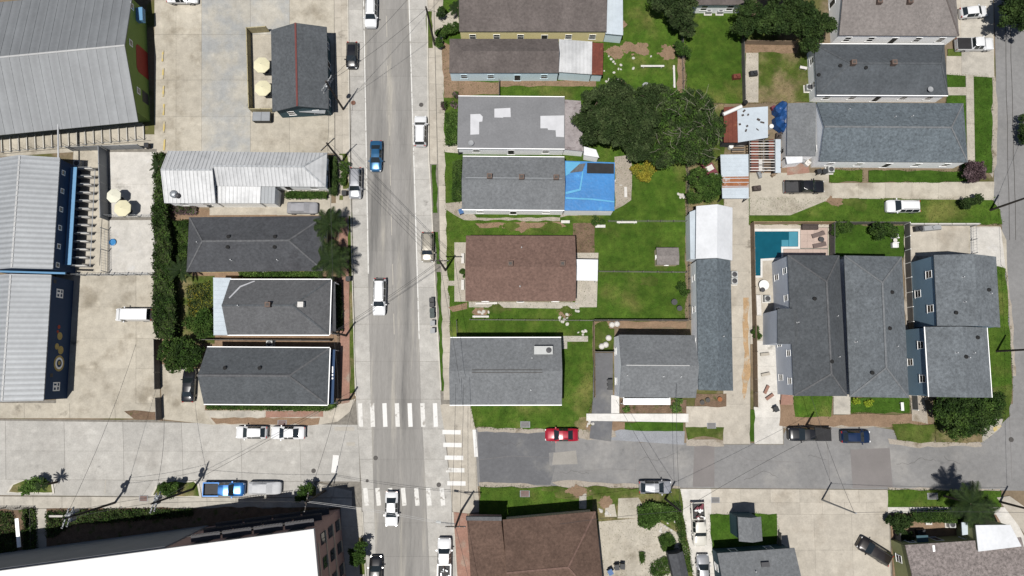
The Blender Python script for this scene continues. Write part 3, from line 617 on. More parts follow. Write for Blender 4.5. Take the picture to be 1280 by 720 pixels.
# ------------------------------------------------------------------ buildings
class House:
    """a pitched-roof building over a rectangle whose eave corners were measured; local x runs along the ridge"""
    def __init__(s, label, q, eave, rise, roof_m, wall_m, hip=(0, 0), axis='x', ov=.35, name='house', cat='house', cap=None, gutter=None,
                 wins=True, win_step=3.4, win_m='trim', win_size=(.95, 1.4), sill=1.0, gut_ends=True, ribs=None, group=None, base=0.0, roff=0.0, flat_eave=True, door=True, ovl=None):
        w = [P(p[0], p[1], eave) for p in q]; TL, TR, BR, BL = w
        u = ((TR - TL) + (BR - BL)) / 2 if axis == 'x' else ((TL - BL) + (TR - BR)) / 2
        u.z = 0; ang = math.atan2(u.y, u.x); u.normalize(); v = Vector((-u.y, u.x, 0))
        c = (TL + TR + BR + BL) / 4
        us = [(p - c).dot(u) for p in w]; vs_ = [(p - c).dot(v) for p in w]
        s.L = (sum(sorted(us)[2:]) - sum(sorted(us)[:2])) / 2; s.W = (sum(sorted(vs_)[2:]) - sum(sorted(vs_)[:2])) / 2
        s.u, s.v, s.c, s.ang, s.eave, s.rise, s.ov, s.roff, s.hip = u, v, c, ang, eave, rise, ov, roff, hip
        s.ovl = ov if ovl is None else ovl
        s.root = thing(name, label, cat, (c.x, c.y, 0), ang, group)
        L2, W2 = s.L / 2, s.W / 2; a, b = hip
        th = .16; E = eave; R = eave + rise
        top = [(-L2, -W2, E), (L2, -W2, E), (L2, W2, E), (-L2, W2, E), (-L2 + a, roff, R), (L2 - b, roff, R)]
        bot = [(x, y, z - th) for x, y, z in top]
        mb = MB()
        n = 6
        fs = [(0, 1, 5, 4), (2, 3, 4, 5)]
        if a > 0: fs.append((3, 0, 4))
        if b > 0: fs.append((1, 2, 5))
        fb = [tuple(i + n for i in reversed(f)) for f in fs]
        rim = [(0, 1), (2, 3)]
        rim += [(3, 0)] if a > 0 else [(3, 4), (4, 0)]
        rim += [(1, 2)] if b > 0 else [(1, 5), (5, 2)]
        mb.add(top + bot, fs + fb + [(j, i, i + n, j + n) for i, j in rim])
        s.roof = mb.build('roof', M[roof_m], s.root)
        # walls
        iw, il = W2 - ov, L2 - s.ovl
        zt = E - th + (ov / W2) * rise * (1 if True else 0) - .01
        slope = rise / max(.1, W2)
        wm = MB()
        ze = E - th + min(ov * slope, .4) * .9
        ring = [(-il, -iw), (il, -iw), (il, iw), (-il, iw)]
        vs2 = [(x, y, base) for x, y in ring] + [(x, y, ze) for x, y in ring]
        ff = [(0, 1, 5, 4), (2, 3, 7, 6)]
        if b == 0:
            vs2.append((il, roff, R - th - .02)); ff.append((1, 2, 6, len(vs2) - 1, 5))
        else: ff.append((1, 2, 6, 5))
        if a == 0:
            vs2.append((-il, roff, R - th - .02)); ff.append((3, 0, 4, len(vs2) - 1, 7))
        else: ff.append((3, 0, 4, 7))
        s.wall = wm.add(vs2, ff).build('wall', M[wall_m], s.root)
        if cap:
            cb = MB().plank((-L2 + a, roff, R + .015), (L2 - b, roff, R + .015), .26, .05)
            for x, e, on in ((-1, (-L2 + a, roff, R), a > 0), (1, (L2 - b, roff, R), b > 0)):
                if on:
                    for y in (-1, 1): cb.plank((x * (L2 - .05), y * (W2 - .05), E + .03), (e[0], e[1], e[2] + .03), .22, .05)
            cb.build('ridge_cap', M[cap], s.roof)
        if gutter:
            for y in (-1, 1): MB().box((0, y * (W2 + .06), E - .1), (s.L, .12, .12)).build('gutter', M[gutter], s.roof)
            if a > 0 and gut_ends: MB().box((-L2 - .06, 0, E - .1), (.12, s.W, .12)).build('gutter', M[gutter], s.roof)
            if b > 0 and gut_ends: MB().box((L2 + .06, 0, E - .1), (.12, s.W, .12)).build('gutter', M[gutter], s.roof)
        if ribs:
            rb = MB(); k = int(s.L / ribs)
            for i in range(k + 1):
                x = -L2 + i * s.L / k; x = max(-L2 + .04, min(L2 - .04, x))
                for y in (-1, 1):
                    lo = (x, y * W2, E + .03)
                    f = 1.0
                    if a > 0 and x < -L2 + a: f = (x + L2) / a
                    if b > 0 and x > L2 - b: f = (L2 - x) / b
                    hi = (x, y * W2 + (roff - y * W2) * f, E + rise * f + .03)
                    if f > .05: rb.plank(lo, hi, .12, .07 if ribs < 1 else .03)
            rb.build('standing_seam', M[roof_m], s.roof, kind='stuff')
        if wins: s.auto_windows(win_step, win_m, win_size, sill, door)
    def loc(s, px, py, z):
        d = P(px, py, z) - s.c; return d.dot(s.u), d.dot(s.v)
    def roof_z(s, x, y):
        L2, W2 = s.L / 2, s.W / 2; t = 1 - abs(y - s.roff) / (W2 + (s.roff if y < s.roff else -s.roff) + 1e-6)
        a, b = s.hip
        if a > 0: t = min(t, (x + L2) / a)
        if b > 0: t = min(t, (L2 - x) / b)
        return s.eave + s.rise * max(0, min(1, t))
    def at(s, px, py):
        z = s.eave + s.rise * .5
        for _ in range(4):
            x, y = s.loc(px, py, z); z = s.roof_z(x, y)
        return x, y, z
    def vents(s, pts, kind='dark'):
        for p in pts:
            x, y, z = s.at(*p)
            if kind == 'dark': MB().lathe((x, y, z - .12), [(.15, 0), (.15, .22), (.27, .25), (.27, .33), (.1, .4)], 12).build('roof_vent', M['tyre'], s.roof)
            elif kind == 'pipe': MB().lathe((x, y, z - .1), [(.16, 0), (.08, .14), (.07, .5), (.05, .5)], 8).build('vent_pipe', M['tin_bright'], s.roof)
            elif kind == 'chimney':
                o = MB().box((x, y, z + .15), (.75, .7, .95)).build('chimney', M['chimney_brown'], s.roof); MB().box((x, y, z + .635), (.42, .38, .03)).build('flue', M['iron'], o)
            elif kind == 'chimney_pale': MB().box((x, y, z + .15), (.8, .75, .95)).build('chimney', M['junk_white'], s.roof)
            elif kind == 'dish':
                MB().lathe((x, y, z + .3), [(.05, -.35), (.05, 0), (.38, .1), (.42, .16), (.2, .08)], 12).build('satellite_dish', M['plastic_grey'], s.roof)
    def auto_windows(s, step, fm, size, sill, door):
        nad = (Vector((0, 0, 0)) - s.c); L2, W2 = s.L / 2 - s.ovl, s.W / 2 - s.ov
        for n, span, off in (((1, 0), W2, L2), ((-1, 0), W2, L2), ((0, 1), L2, W2), ((0, -1), L2, W2)):
            nw = s.u * n[0] + s.v * n[1]
            if (nad - nw * off).dot(nw) < 1: continue
            k = max(1, int(2 * span / step)); rz = math.atan2(n[1], n[0])
            for i in range(k):
                t = -span + (i + .5) * 2 * span / k
                isdoor = door and i == k // 2 and k > 2
                s.window(n, t, size, sill, fm, isdoor)
    def window(s, n, t, size, sill, fm, isdoor=False, cb=None):
        L2, W2 = s.L / 2 - s.ovl, s.W / 2 - s.ov; off = L2 if n[0] else W2
        tx = Vector((-n[1], n[0], 0)); c = Vector((n[0], n[1], 0)) * off + tx * t
        wd, ht = size
        if isdoor: sill, ht = .25, 2.05
        if sill + ht > s.eave - .25: ht = s.eave - .25 - sill
        if ht < .4: return
        rz = math.atan2(n[1], n[0])
        nm = 'door' if isdoor else 'window'
        f = MB(); o = Vector((n[0], n[1], 0))
        def bx(mb, a, z, ww, hh, d0, dd): mb.box(c + tx * a + o * d0 + Vector((0, 0, z)), (dd, ww, hh), rz)
        bx(f, -wd / 2, sill + ht / 2, .09, ht + .09, .015, .05); bx(f, wd / 2, sill + ht / 2, .09, ht + .09, .015, .05)
        bx(f, 0, sill + ht, wd - .09, .09, .015, .05); bx(f, 0, sill, wd + .2, .07, .03, .08)
        if not isdoor: bx(f, 0, sill + ht / 2, wd - .09, .06, .012, .045)
        fo = f.build(nm, M[fm], s.root)
        p = MB(); bx(p, 0, sill + ht / 2, wd - .08, ht - .08, .006, .02)
        p.build('leaf' if isdoor else 'pane', M['glass'] if not isdoor else M['trim_dark'], fo)
    def awning(s, px_quad, z, m, name='awning', tilt=0.0, post=True):
        pts = [P(p[0], p[1], z) for p in px_quad]
        l = [((p - s.c).dot(s.u), (p - s.c).dot(s.v)) for p in pts]
        o = MB().prism(l, z - .08, z).build(name, M[m], s.root)
        if post:
            for x, y in l: MB().box((x * .98, y * .98, (z - .09) / 2), (.1, .1, z - .09)).build('post', M['trim'], s.root)
        return o
def patch_on(h, polys, m, name, lift=.03):
    """sheets lying on a roof slope"""
    for poly in polys:
        pts = [h.at(*p) for p in poly]
        n = len(pts); mb = MB()
        mb.add([(x, y, z + lift) for x, y, z in pts] + [(x, y, z - .02) for x, y, z in pts],
               [tuple(range(n)) , tuple(range(2 * n - 1, n - 1, -1))] + [(i, i + n, (i + 1) % n + n, (i + 1) % n) for i in range(n)])
        mb.build(name, M[m], h.roof)
def flat_block(label, q, z, m_roof, m_wall, name='shed', cat='shed', group=None, slope=(0, 0, 0, 0), z0=.0, th=.12, ov=.15, ribs=None, walls=True, ribdir=0, parent=None, posts=False, rname='roof'):
    """single-pitch or flat roof on walls; slope adds height at each corner (TL, TR, BR, BL)"""
    w = [P(p[0], p[1], z + d) for p, d in zip(q, slope)]; c = sum(w, Vector()) / 4
    root = parent or thing(name, label, cat, (c.x, c.y, 0), 0, group)
    o = Vector((c.x, c.y, 0)) if parent is None else Vector(parent.location)
    rot = Matrix.Identity(3) if parent is None else Matrix.Rotation(-parent.rotation_euler.z, 3, 'Z')
    l = [rot @ (p - o) for p in w]
    r = MB().add([tuple(p) for p in l] + [(p.x, p.y, p.z - th) for p in l], [(3, 2, 1, 0), (4, 5, 6, 7), (0, 1, 5, 4), (1, 2, 6, 5), (2, 3, 7, 6), (3, 0, 4, 7)]).build(rname, M[m_roof], root)
    cl = sum(l, Vector()) / 4
    ins = [cl + (p - cl) * (1 - ov / max(.5, (p - cl).length)) for p in l]
    if walls:
        MB().add([(p.x, p.y, z0) for p in ins] + [(p.x, p.y, lp.z - th + .0) for p, lp in zip(ins, l)], [(3, 2, 6, 7), (2, 1, 5, 6), (1, 0, 4, 5), (0, 3, 7, 4)]).build('wall', M[m_wall], root)
    if posts:
        for p, lp in zip(ins, l): MB().box((p.x, p.y, (lp.z - th) / 2 + .01), (.12, .12, lp.z - th - .02)).build('post', M[m_wall], root)
    if ribs:
        rb = MB(); a, b = ((0, 3), (1, 2)) if ribdir == 0 else ((0, 1), (3, 2))
        k = max(2, int((l[a[0]] - l[a[1]]).length / ribs))
        for i in range(k + 1):
            t = min(.995, max(.005, i / k))
            rb.plank(l[a[0]].lerp(l[a[1]], t) + Vector((0, 0, .03)), l[b[0]].lerp(l[b[1]], t) + Vector((0, 0, .03)), .09, .05)
        rb.build('roof_rib', M[m_roof], r, kind='stuff')
    return root, r

# ---- west side
wh = House('grey metal warehouse roof with green painted gable wall', [(-160, 18), (163, -13), (176, 152), (-160, 184)], 3.9, 3.0, 'tin_ware', 'w_green', ov=1.5, ovl=.12, name='warehouse', cat='warehouse', cap='tin_cap', ribs=1.35, wins=False)
L2 = wh.L / 2 - wh.ovl
def on_gable(h, poly, m, name, d=.03, parent=None):
    n = len(poly); x = h.L / 2 - h.ovl
    mb = MB().add([(x + d, a, z) for a, z in poly] + [(x + .001, a, z) for a, z in poly], [tuple(range(n)), tuple(range(2 * n - 1, n - 1, -1))] + [(i, i + n, (i + 1) % n + n, (i + 1) % n) for i in range(n)])
    return mb.build(name, M[m], parent or h.root)
def gy(py, z=0, px=188): return (P(px, py, z) - wh.c).dot(wh.v)
y0, y1 = gy(66), gy(100)
on_gable(wh, [(y0, .05), (y0, 3.0), (y0 - .5, 3.5), (y1 + .5, 3.5), (y1, 3.0), (y1, .05)], 'red_paint', 'mural_panel')
on_gable(wh, [(gy(119), .3), (gy(133), .3), (gy(133), 2.1), (gy(119), 2.1)], 'trim_dark', 'door')
MB().box((L2 + .5, gy(30), 2.7), (1.0, 2.1, .9)).build('awning', M['sky_awning'], wh.root)
for py, z in ((25, 4.2), (72, 4.9), (124, 3.2)):
    y = gy(py)
    o = on_gable(wh, [(y - .5, z - .45), (y + .5, z - .45), (y + .5, z + .45), (y - .5, z + .45)], 'trim', 'window', .05)
    on_gable(wh, [(y - .38, z - .33), (y + .38, z - .33), (y + .38, z + .33), (y - .38, z + .33)], 'glass', 'pane', .06, o)

bl_up = House('navy shelter building with ribbed white metal roof beside kennel runs', [(-8, 196), (75, 200), (65.5, 339), (-18, 335)], 5.4, 1.5, 'tin', 'w_navy', axis='y', ov=.1, name='shelter_building', cat='building', cap='tin_cap', ribs=.72, wins=False)
bl_lo = House('navy shelter building with painted emblem wall beside lower car park', [(-19, 344), (64.5, 345), (54, 502), (-30, 501)], 5.4, 1.5, 'tin', 'w_navy', axis='y', ov=.1, name='shelter_building', cat='building', cap='tin_cap', ribs=.72, wins=False)
def east_panel(h, yc, zc, wy, hz, m, name, d=.04, parent=None):
    y = -(h.W / 2 - h.ov)      # local -v faces east when the ridge runs north
    return MB().box((yc, y - d / 2, zc), (wy, d, hz)).build(name, M[m], parent or h.root)
for i in range(6):
    yc = bl_up.L / 2 - 1.9 - i * 2.72
    f = east_panel(bl_up, yc, 4.3, .75, .8, 'trim', 'window', .06); east_panel(bl_up, yc, 4.3, .5, .55, 'glass', 'pane', .075, f)
MB().box((.2, -(bl_up.W / 2) - .45, 2.75), (bl_up.L - 1.6, .9, .12)).build('awning', M['sky_awning'], bl_up.root)
for yc, zc in ((6.4, 3.2), (-6.9, 2.7)):
    f = east_panel(bl_lo, yc, zc, 1.25, 1.5, 'trim', 'notice_panel', .05)
    for a, b, w_, h_ in ((-.3, .35, .35, .4), (.3, .3, .25, .55), (-.25, -.35, .4, .35), (.3, -.4, .4, .3)): east_panel(bl_lo, yc + a, zc + b, w_, h_, 'w_navy', 'lettering', .06, f)
    f = east_panel(bl_lo, yc + 1.6 * (1 if yc > 0 else 1) - (0 if yc > 0 else 3.0) * 0, zc + 1.2, .5, .6, 'trim_dark', 'window', .03)
M['gold'] = mat('gold_mural_paint', (.50, .38, .13), .7, layers=[(3, .2, 4)]); M['mural_red'] = mat('mural_red', (.45, .06, .03), .7)
def disc(h, yc, zc, r, m, d, parent=None, name='emblem'):
    n = 20; y = -(h.W / 2 - h.ov) - d
    pts = [(yc + r * math.cos(2 * math.pi * i / n), y, zc + r * math.sin(2 * math.pi * i / n)) for i in range(n)]
    back = [(a, y + d - .001, b) for a, _, b in pts]
    return MB().add(pts + back, [tuple(range(n)), tuple(range(2 * n - 1, n - 1, -1))] + [(i, i + n, (i + 1) % n + n, (i + 1) % n) for i in range(n)]).build(name, M[m], parent or h.root)
e = disc(bl_lo, -3.6, 2.4, 1.15, 'gold', .03); disc(bl_lo, -3.6, 2.4, .85, 'trim', .04, e, 'emblem_ring'); disc(bl_lo, -3.6, 2.4, .55, 'w_navy', .05, e, 'emblem_ring'); disc(bl_lo, -3.55, 2.4, .3, 'gold', .06, e, 'emblem_ring')
disc(bl_lo, -1.7, 2.2, .6, 'gold', .03); disc(bl_lo, -1.2, 3.1, .45, 'gold', .033); disc(bl_lo, .3, 2.6, .55, 'gold', .03); disc(bl_lo, 1.6, 2.9, .28, 'mural_red', .03); disc(bl_lo, .9, 3.1, .22, 'mural_red', .03)
# light blue pipe between the two roofs
tag(MB().bar(P(-60, 337.5, 5.6), P(82, 341.5, 5.3), .16, 8).build('roof_pipe', M['sky_awning']), 'light blue pipe across the gap between the two shelter roofs', 'pipe')
tag(MB().bar(P(73, 205, 4.0), P(72.5, 140, 4.0), .12, 8).build('roof_pipe', M['tin_bright']), 'thin pale pipe between grey warehouse and shelter roof', 'pipe')

# kennel runs: low partitions, mesh fronts
kr = thing('kennel_block', 'row of narrow kennel runs against navy shelter wall', 'kennel', P(105, 270, 0))
o = P(105, 270, 0); o.z = 0
for i in range(13):
    t = i / 12; y = 212 + (333 - 212) * t; x0 = 97 - 9.5 * t; x1 = 119 - 6.5 * t
    a, b = P(x0, y, .7) - o, P(x1, y, .7) - o
    MB().plank(a, b, .14, 1.3).build('partition', M['w_concrete'], kr)
    MB().bar((b.x, b.y, .05), (b.x, b.y, 2.0), .045).build('post', M['steel'], kr)
    MB().plank((b.x, b.y, 1.97), (a.x, a.y, 1.97), .07, .06).build('rail', M['steel'], kr)
a, b = P(119, 212, 1.97) - o, P(112.5, 333, 1.97) - o
MB().bar(a, b, .05).build('top_rail', M['steel'], kr)
slabs(yard, [(97, 210), (119, 210), (112.5, 335), (87.5, 335)], 1, 12, .10, M['conc'], .05)
kr2 = thing('kennel_block', 'row of kennel runs along the south eave of grey warehouse', 'kennel', P(80, 178, 0)); o = P(80, 178, 0)
for i in range(19):
    t = i / 18; x = -10 + 188 * t; y0, y1 = 172 - 17 * t, 191 - 17 * t
    a, b = P(x, y0, .5) - o, P(x + .8, y1, .5) - o
    MB().plank(Vector((a.x, a.y, .2)), Vector((b.x, b.y, .2)), .13, .3).build('partition', M['conc_pale'], kr2)
    MB().bar((b.x, b.y, .03), (b.x, b.y, 1.9), .03).build('post', M['steel'], kr2)
slabs(bpy.data.objects['alley'], [(-10, 170), (178, 153), (179, 173), (-10, 191)], 18, 1, .065, M['conc_lot'], .03)
a, b = P(-10, 191, 1.9) - o, P(178, 174, 1.9) - o
MB().bar(a, b, .035).build('top_rail', M['steel'], kr2)

pub = House('charcoal gable roof cafe with red ridge beside umbrella patio', [(338.5, 35), (408.5, 36), (411, 137), (340.5, 139)], 3.6, 1.7, 'r_mid2', 'w_teal', axis='y', ov=.4, name='cafe_building', cat='building', cap='red_trim', win_step=2.6)
flat_block('x', [(372, 131), (408, 134), (406, 142), (374, 140)], 2.3, 'tin_grey', 'w_pale', parent=pub.root, rname='awning', walls=False)

hA = House('bright ribbed metal roof cottage with long front hip by car park', [(271, 189.5), (408, 191), (408, 233.5), (271, 232.5)], 3.6, 1.5, 'tin_bright', 'w_white', hip=(0, 3.0), ov=.35, cap='tin', ribs=.55)
hA2 = House('wide rear metal roof block of the bright cottage', [(208, 188.5), (271.6, 189), (271, 254), (208, 254)], 3.5, 1.7, 'tin_bright', 'w_white', ov=.25, cap='tin', ribs=.55, name='house_wing', cat='house', roff=.6)
flat_block('x', [(272, 232.6), (326, 232.8), (325, 254), (272, 254)], 3.35, 'tin_bright', 'w_white', parent=hA.root, slope=(.1, .1, -.45, -.45), ribs=.55, ribdir=1, rname='lean_to_roof')
flat_block('x', [(326.5, 232.8), (344, 233), (343, 254.5), (326, 254)], 3.3, 'tin_grey', 'w_white', parent=hA.root, slope=(0, 0, -.4, -.4), rname='porch_roof', ribs=.5, ribdir=1)
for q, rr, m_ in (((218, 243), .55, 'steel'), ((223, 245), .38, 'ac_dark')):
    x, y, z = hA2.at(*q); MB().lathe((x, y, z - .1), [(rr, 0), (rr, .45), (rr * .6, .62), (rr * .15, .66)], 14).build('turbine_vent', M[m_], hA2.roof)
h2 = House('charcoal hip roof house with four dark vents behind palms', [(235.5, 272), (407, 269.5), (403, 339), (234, 339.5)], 3.7, 2.3, 'r_dark', 'w_cream', hip=(3.1, 4.4), cap='r_mid', ov=.45)
h2.vents([(286, 296), (344, 296), (285, 309), (343.5, 309)]); h2.vents([(289, 325), (347, 325), (247, 303)], 'pipe')
h3 = House('grey shingle house with two chimneys and pale metal rear', [(286, 349.5), (412, 349.5), (413.3, 418.5), (286, 418.5)], 3.9, 2.5, 'r_mid', 'w_white', hip=(0, 4.6), ov=.4, gutter='trim', cap='r_mid2')
h3.vents([(336, 381)], 'chimney'); h3.vents([(377, 381)], 'chimney_pale'); h3.vents([(298, 382)], 'pipe')
flat_block('x', [(266.5, 347), (289, 347.5), (286, 419), (267, 419)], 3.8, 'tin_blue', 'w_white', parent=h3.root, slope=(-.5, .05, .05, -.5), rname='lean_to_roof', ribs=.6, ribdir=0)
patch_on(h3, [[(286, 372), (300, 357.5), (318, 350.8), (319, 351.6), (301, 359), (287, 373)]], 'white_patch', 'flashing')
h4 = House('dark slate shingle corner house with white gutters', [(258, 434), (412, 435), (409.5, 506), (255.5, 505)], 3.9, 2.5, 'r_mid2', 'w_pale', hip=(0, 4.8), ov=.4, gutter='trim', cap='r_mid')
h4.vents([(281.5, 460), (325, 460)])
for y, m_ in ((467.8, 'r_dark'), (470.8, 'r_dark')):
    a, b = h4.at(253, y), h4.at(364, y); MB().plank((a[0], a[1], a[2] + .03), (b[0], b[1], b[2] + .03), .12, .05).build('ridge_vent', M[m_], h4.roof)
pr = h4.awning([(413, 437), (419, 437), (417, 505), (411, 505)], 3.0, 'w_navy', 'porch_canopy')
for k, (a, b) in enumerate(((458, 466), (467.5, 470), (472, 474))):
    w1, w2 = P(415.6, a, 3.03) - h4.c, P(415.6, b, 3.03) - h4.c
    MB().plank((w1.dot(h4.u), w1.dot(h4.v), 3.02), (w2.dot(h4.u), w2.dot(h4.v), 3.02), .18, .02).build('lettering', M['trim'], pr)
flat_block('x', [(413.5, 352), (419, 352), (420, 418), (414.5, 418)], 3.2, 'r_dark', 'trim', parent=h3.root, walls=False, posts=True, rname='porch_roof')

# ---- middle block
c1 = House('grey brown roof house with cream side wall at the top edge', [(574.5, -48), (758, -48), (757, 39.5), (574.5, 39)], 3.6, 1.6, 'r_taupe2', 'w_cream', ov=.1)
flat_block('x', [(757.5, -30), (778, -30), (778.5, 44), (757, 42)], 3.0, 'tin_blue', 'w_lblue', parent=c1.root, rname='lean_to_roof', ribs=.5, ribdir=1)
c2 = House('sooty brown roof shotgun house with pale blue wall', [(562, 48.5), (698.5, 48.5), (698, 91), (561.5, 91)], 3.3, 1.5, 'r_taupe2', 'w_lblue', hip=(2.2, 0), ov=.1, win_step=3.6, win_m='w_lblue')
flat_block('x', [(699, 49), (740, 52), (739.5, 93), (698.5, 90)], 3.5, 'tin_bright', 'w_lblue', parent=c2.root, slope=(.2, -.1, -.5, -.3), ribs=.6, ribdir=1, rname='rear_roof')
flat_block('x', [(740.3, 53), (754, 54), (753, 93.5), (739.7, 93)], 3.2, 'rust', 'w_lblue', parent=c2.root, slope=(.1, -.1, -.4, -.3), ribs=.5, ribdir=1, rname='rear_roof')
c3 = House('flat looking grey roof house with three white patches', [(572.5, 120), (706, 121.5), (705.5, 185.5), (572, 185)], 3.5, .10, 'r_flat', 'w_white', ov=.1, gutter='trim', win_step=4.6)
patch_on(c3, [[(588, 143), (600, 142.5), (603.5, 146), (603, 152), (599, 152.5), (599, 168), (588, 168.5)], [(618, 136), (638, 135), (638.5, 146.5), (629, 146.5), (629, 147.3), (618, 147)],
              [(675.5, 145), (705, 144.5), (705, 171.5), (695, 171), (694.5, 163), (685, 162.5), (684.5, 160.5), (675.5, 160.5)]], 'white_patch', 'roof_patch', .06)
c3.vents([(589, 180)], 'dish')
flat_block('x', [(706, 124.5), (726, 126), (729.5, 189), (705, 186.5)], 3.4, 'r_mossy', 'w_white', parent=c3.root, slope=(.1, 0, -.3, -.2), rname='rear_roof')
flat_block('x', [(729.8, 183), (745, 187), (749, 197), (730, 194)], 2.6, 'tin_white', 'w_white', parent=c3.root, rname='rear_roof')
c4 = House('grey shingle house with three brick chimneys and blue tarp rear', [(578.5, 195.5), (706, 196.5), (705, 262.5), (577.5, 261.5)], 3.7, 1.4, 'r_slate2', 'w_white', ov=.1, gutter='trim', win_step=4.2)
c4.vents([(612, 221), (652, 222), (695, 222.5)], 'chimney')
a, b = c4.at(582, 222), c4.at(703, 223); MB().plank((a[0], a[1], a[2] + .02), (b[0], b[1], b[2] + .02), .09, .03).build('ridge_cap', M['tin_grey'], c4.roof)
tr_, tarp = flat_block('x', [(706.3, 201), (768.5, 203), (768, 263.5), (705.6, 263)], 3.6, 'tarp', 'w_white', parent=c4.root, slope=(.35, .25, -.1, 0), rname='tarp_roof')
def on_flat(h, poly, z, m, name, parent):
    l = [((P(x, y, z) - h.c).dot(h.u), (P(x, y, z) - h.c).dot(h.v)) for x, y in poly]
    return MB().prism(l, z - .05, z).build(name, M[m], parent)
on_flat(c4, [(734, 203.5), (767.5, 204.5), (767.5, 217), (733.5, 216.5)], 4.02, 'black_tarp', 'felt_sheet', tarp)
on_flat(c4, [(707, 202), (726, 203), (714, 216), (707, 220)], 4.03, 'tarp_light', 'tarp_fold', tarp)
on_flat(c4, [(712, 216), (724, 205), (732, 204), (728, 214)], 4.035, 'r_mid', 'felt_sheet', tarp)
on_flat(c4, [(707, 240), (724, 236), (728, 214), (729.5, 214), (726, 238), (707, 243)], 4.04, 'tarp_light', 'tarp_fold', tarp)
on_flat(c4, [(707, 246.5), (740, 248), (768, 251.5), (768, 253), (740, 250), (707, 248.5)], 3.95, 'tarp_light', 'tarp_fold', tarp)
c5 = House('brown shingle roof house with two small vents', [(582.3, 294.5), (719, 294.5), (719.5, 376.5), (582, 376)], 3.4, 1.3, 'r_brown', 'w_tan', ov=.2, win_step=4)
c5.vents([(638, 330), (703, 330)], 'chimney'); c5.vents([(652, 309.5), (650, 358)], 'pipe')
c5.awning([(720.5, 324), (747.5, 324.5), (747, 351), (720.5, 350.5)], 2.6, 'tin_white', 'carport_roof')
c6 = House('blue grey shingle corner house with rooftop air conditioner', [(561.5, 423), (700.8, 421.5), (703, 506.5), (563.5, 505.5)], 4.0, 1.5, 'r_slate2', 'w_pale', ov=.3, gutter='trim')
a, b = c6.at(590, 464), c6.at(678, 464)
for d in (-.18, .18): MB().plank((a[0], a[1] + d, a[2] + .02), (b[0], b[1] + d, b[2] + .02), .08, .06).build('ridge_vent', M['iron'], c6.roof)
x, y, z = c6.at(679, 438)
u_ = MB().box((x, y, z + .35), (2.6, 1.15, .9)).build('rooftop_unit', M['ac'], c6.roof)
c6.vents([(663.5, 487.5), (665, 447.5)], 'pipe')
ac_disc = lambda parent, c: MB().lathe(c, [(.42, 0), (.42, .04), (.3, .06), (.1, .07)], 14)
MB().lathe((x + .75, y, z + .8), [(.4, 0), (.4, .05), (.1, .08)], 14).build('fan_grille', M['ac_dark'], u_)
c7 = House('grey shingle house with pale gable beside asphalt drive', [(773.3, 418.5), (869, 419), (869, 497.5), (774.3, 496.5)], 5.3, 2.1, 'r_slate2', 'w_white', ov=.08, win_step=3.6, sill=1.2)
a, b = c7.at(783, 456.5), c7.at(862, 457); MB().plank((a[0], a[1], a[2] + .02), (b[0], b[1], b[2] + .02), .10, .05).build('ridge_vent', M['tin_cap'], c7.roof)
c7.vents([(784, 469), (829, 470.5), (851, 471)], 'pipe')
c7.awning([(779, 498), (838, 498), (838, 506), (779, 506)], 2.9, 'w_pale', 'porch_roof')
c8 = House('long blue grey shingle house with pale side wall by driveway', [(870.5, 325), (913.5, 325), (916, 488), (873.5, 488)], 3.9, 1.6, 'r_bluegrey', 'w_white', axis='y', ov=.08, win_step=4.2, win_size=(.8, 1.3))
c8.vents([(904, 420.5)], 'pipe')
c8b = House('bright white metal roof at the north end of long house', [(869.5, 258), (916.5, 259), (914.5, 324.5), (870.5, 324.5)], 3.95, 1.5, 'tin_white', 'w_pale', axis='y', ov=.2, name='house_wing', cat='house', wins=False)
flat_block('x', [(862, 265), (870, 262), (870.5, 324), (863, 324)], 2.9, 'tin_blue', 'w_pale', parent=c8b.root, rname='porch_roof', slope=(-.2, .2, .2, -.2))

# ---- east block
r1 = House('taupe tile roof house at top with hip end by driveway', [(1046, -52), (1195, -50), (1195.5, 44.5), (1047, 44.5)], 3.2, 2.1, 'r_taupe', 'w_white', hip=(0, 3.2), ov=.12, cap='r_taupe2')
r1.vents([(1098, 3), (1136, 3)], 'chimney')
r2 = House('charcoal slate hip roof house with white front gutter', [(1019.5, 55), (1182.5, 55.5), (1183, 119), (1019.5, 118.5)], 3.1, 2.1, 'r_dark2', 'w_white', hip=(4.2, 2.0), ov=.12, cap='r_mid2', gutter='trim', gut_ends=False)
r2.vents([(1065.5, 79.5), (1116, 79.5)], 'chimney'); r2.vents([(1050, 82.5), (1082, 85), (1023, 94)]); r2.vents([(1161, 113)], 'dish')
r3 = House('large blue grey shingle house with white walls beside driveway', [(1021, 128), (1206, 129), (1208, 203), (1024.5, 201.5)], 3.4, 2.1, 'r_bluegrey', 'w_white', hip=(0, 3.4), ov=.1, cap='r_slate2', win_step=4.2)
r3.vents([(1118.5, 146.5), (1140, 145.5), (1061, 137)], 'pipe')
flat_block('x', [(984.5, 129), (1020, 128), (1019.5, 195), (983.5, 194.5)], 2.8, 'r_slate2', 'w_white', parent=r3.root, rname='rear_roof', slope=(-.3, .1, .1, -.3))
r4 = House('tall slate shingle two storey house beside the pool', [(982, 318.5), (1051.5, 319.5), (1056.5, 495), (995, 495)], 6.4, 3.2, 'r_mid2', 'w_grey', hip=(3.0, 4.2), axis='y', ov=.08, cap='r_mid', win_step=3.3, sill=4.3, win_size=(.8, 1.3), roff=-.2)
r4.vents([(1018, 373.5), (1039, 452)]); r4.vents([(1046.5, 395), (997, 403), (1048.5, 446)], 'pipe')
flat_block('x', [(972, 386), (992, 385.5), (994, 430), (972, 430)], 6.2, 'r_mid2', 'w_grey', parent=r4.root, slope=(-.1, 1.1, 1.1, -.1), rname='bay_roof')
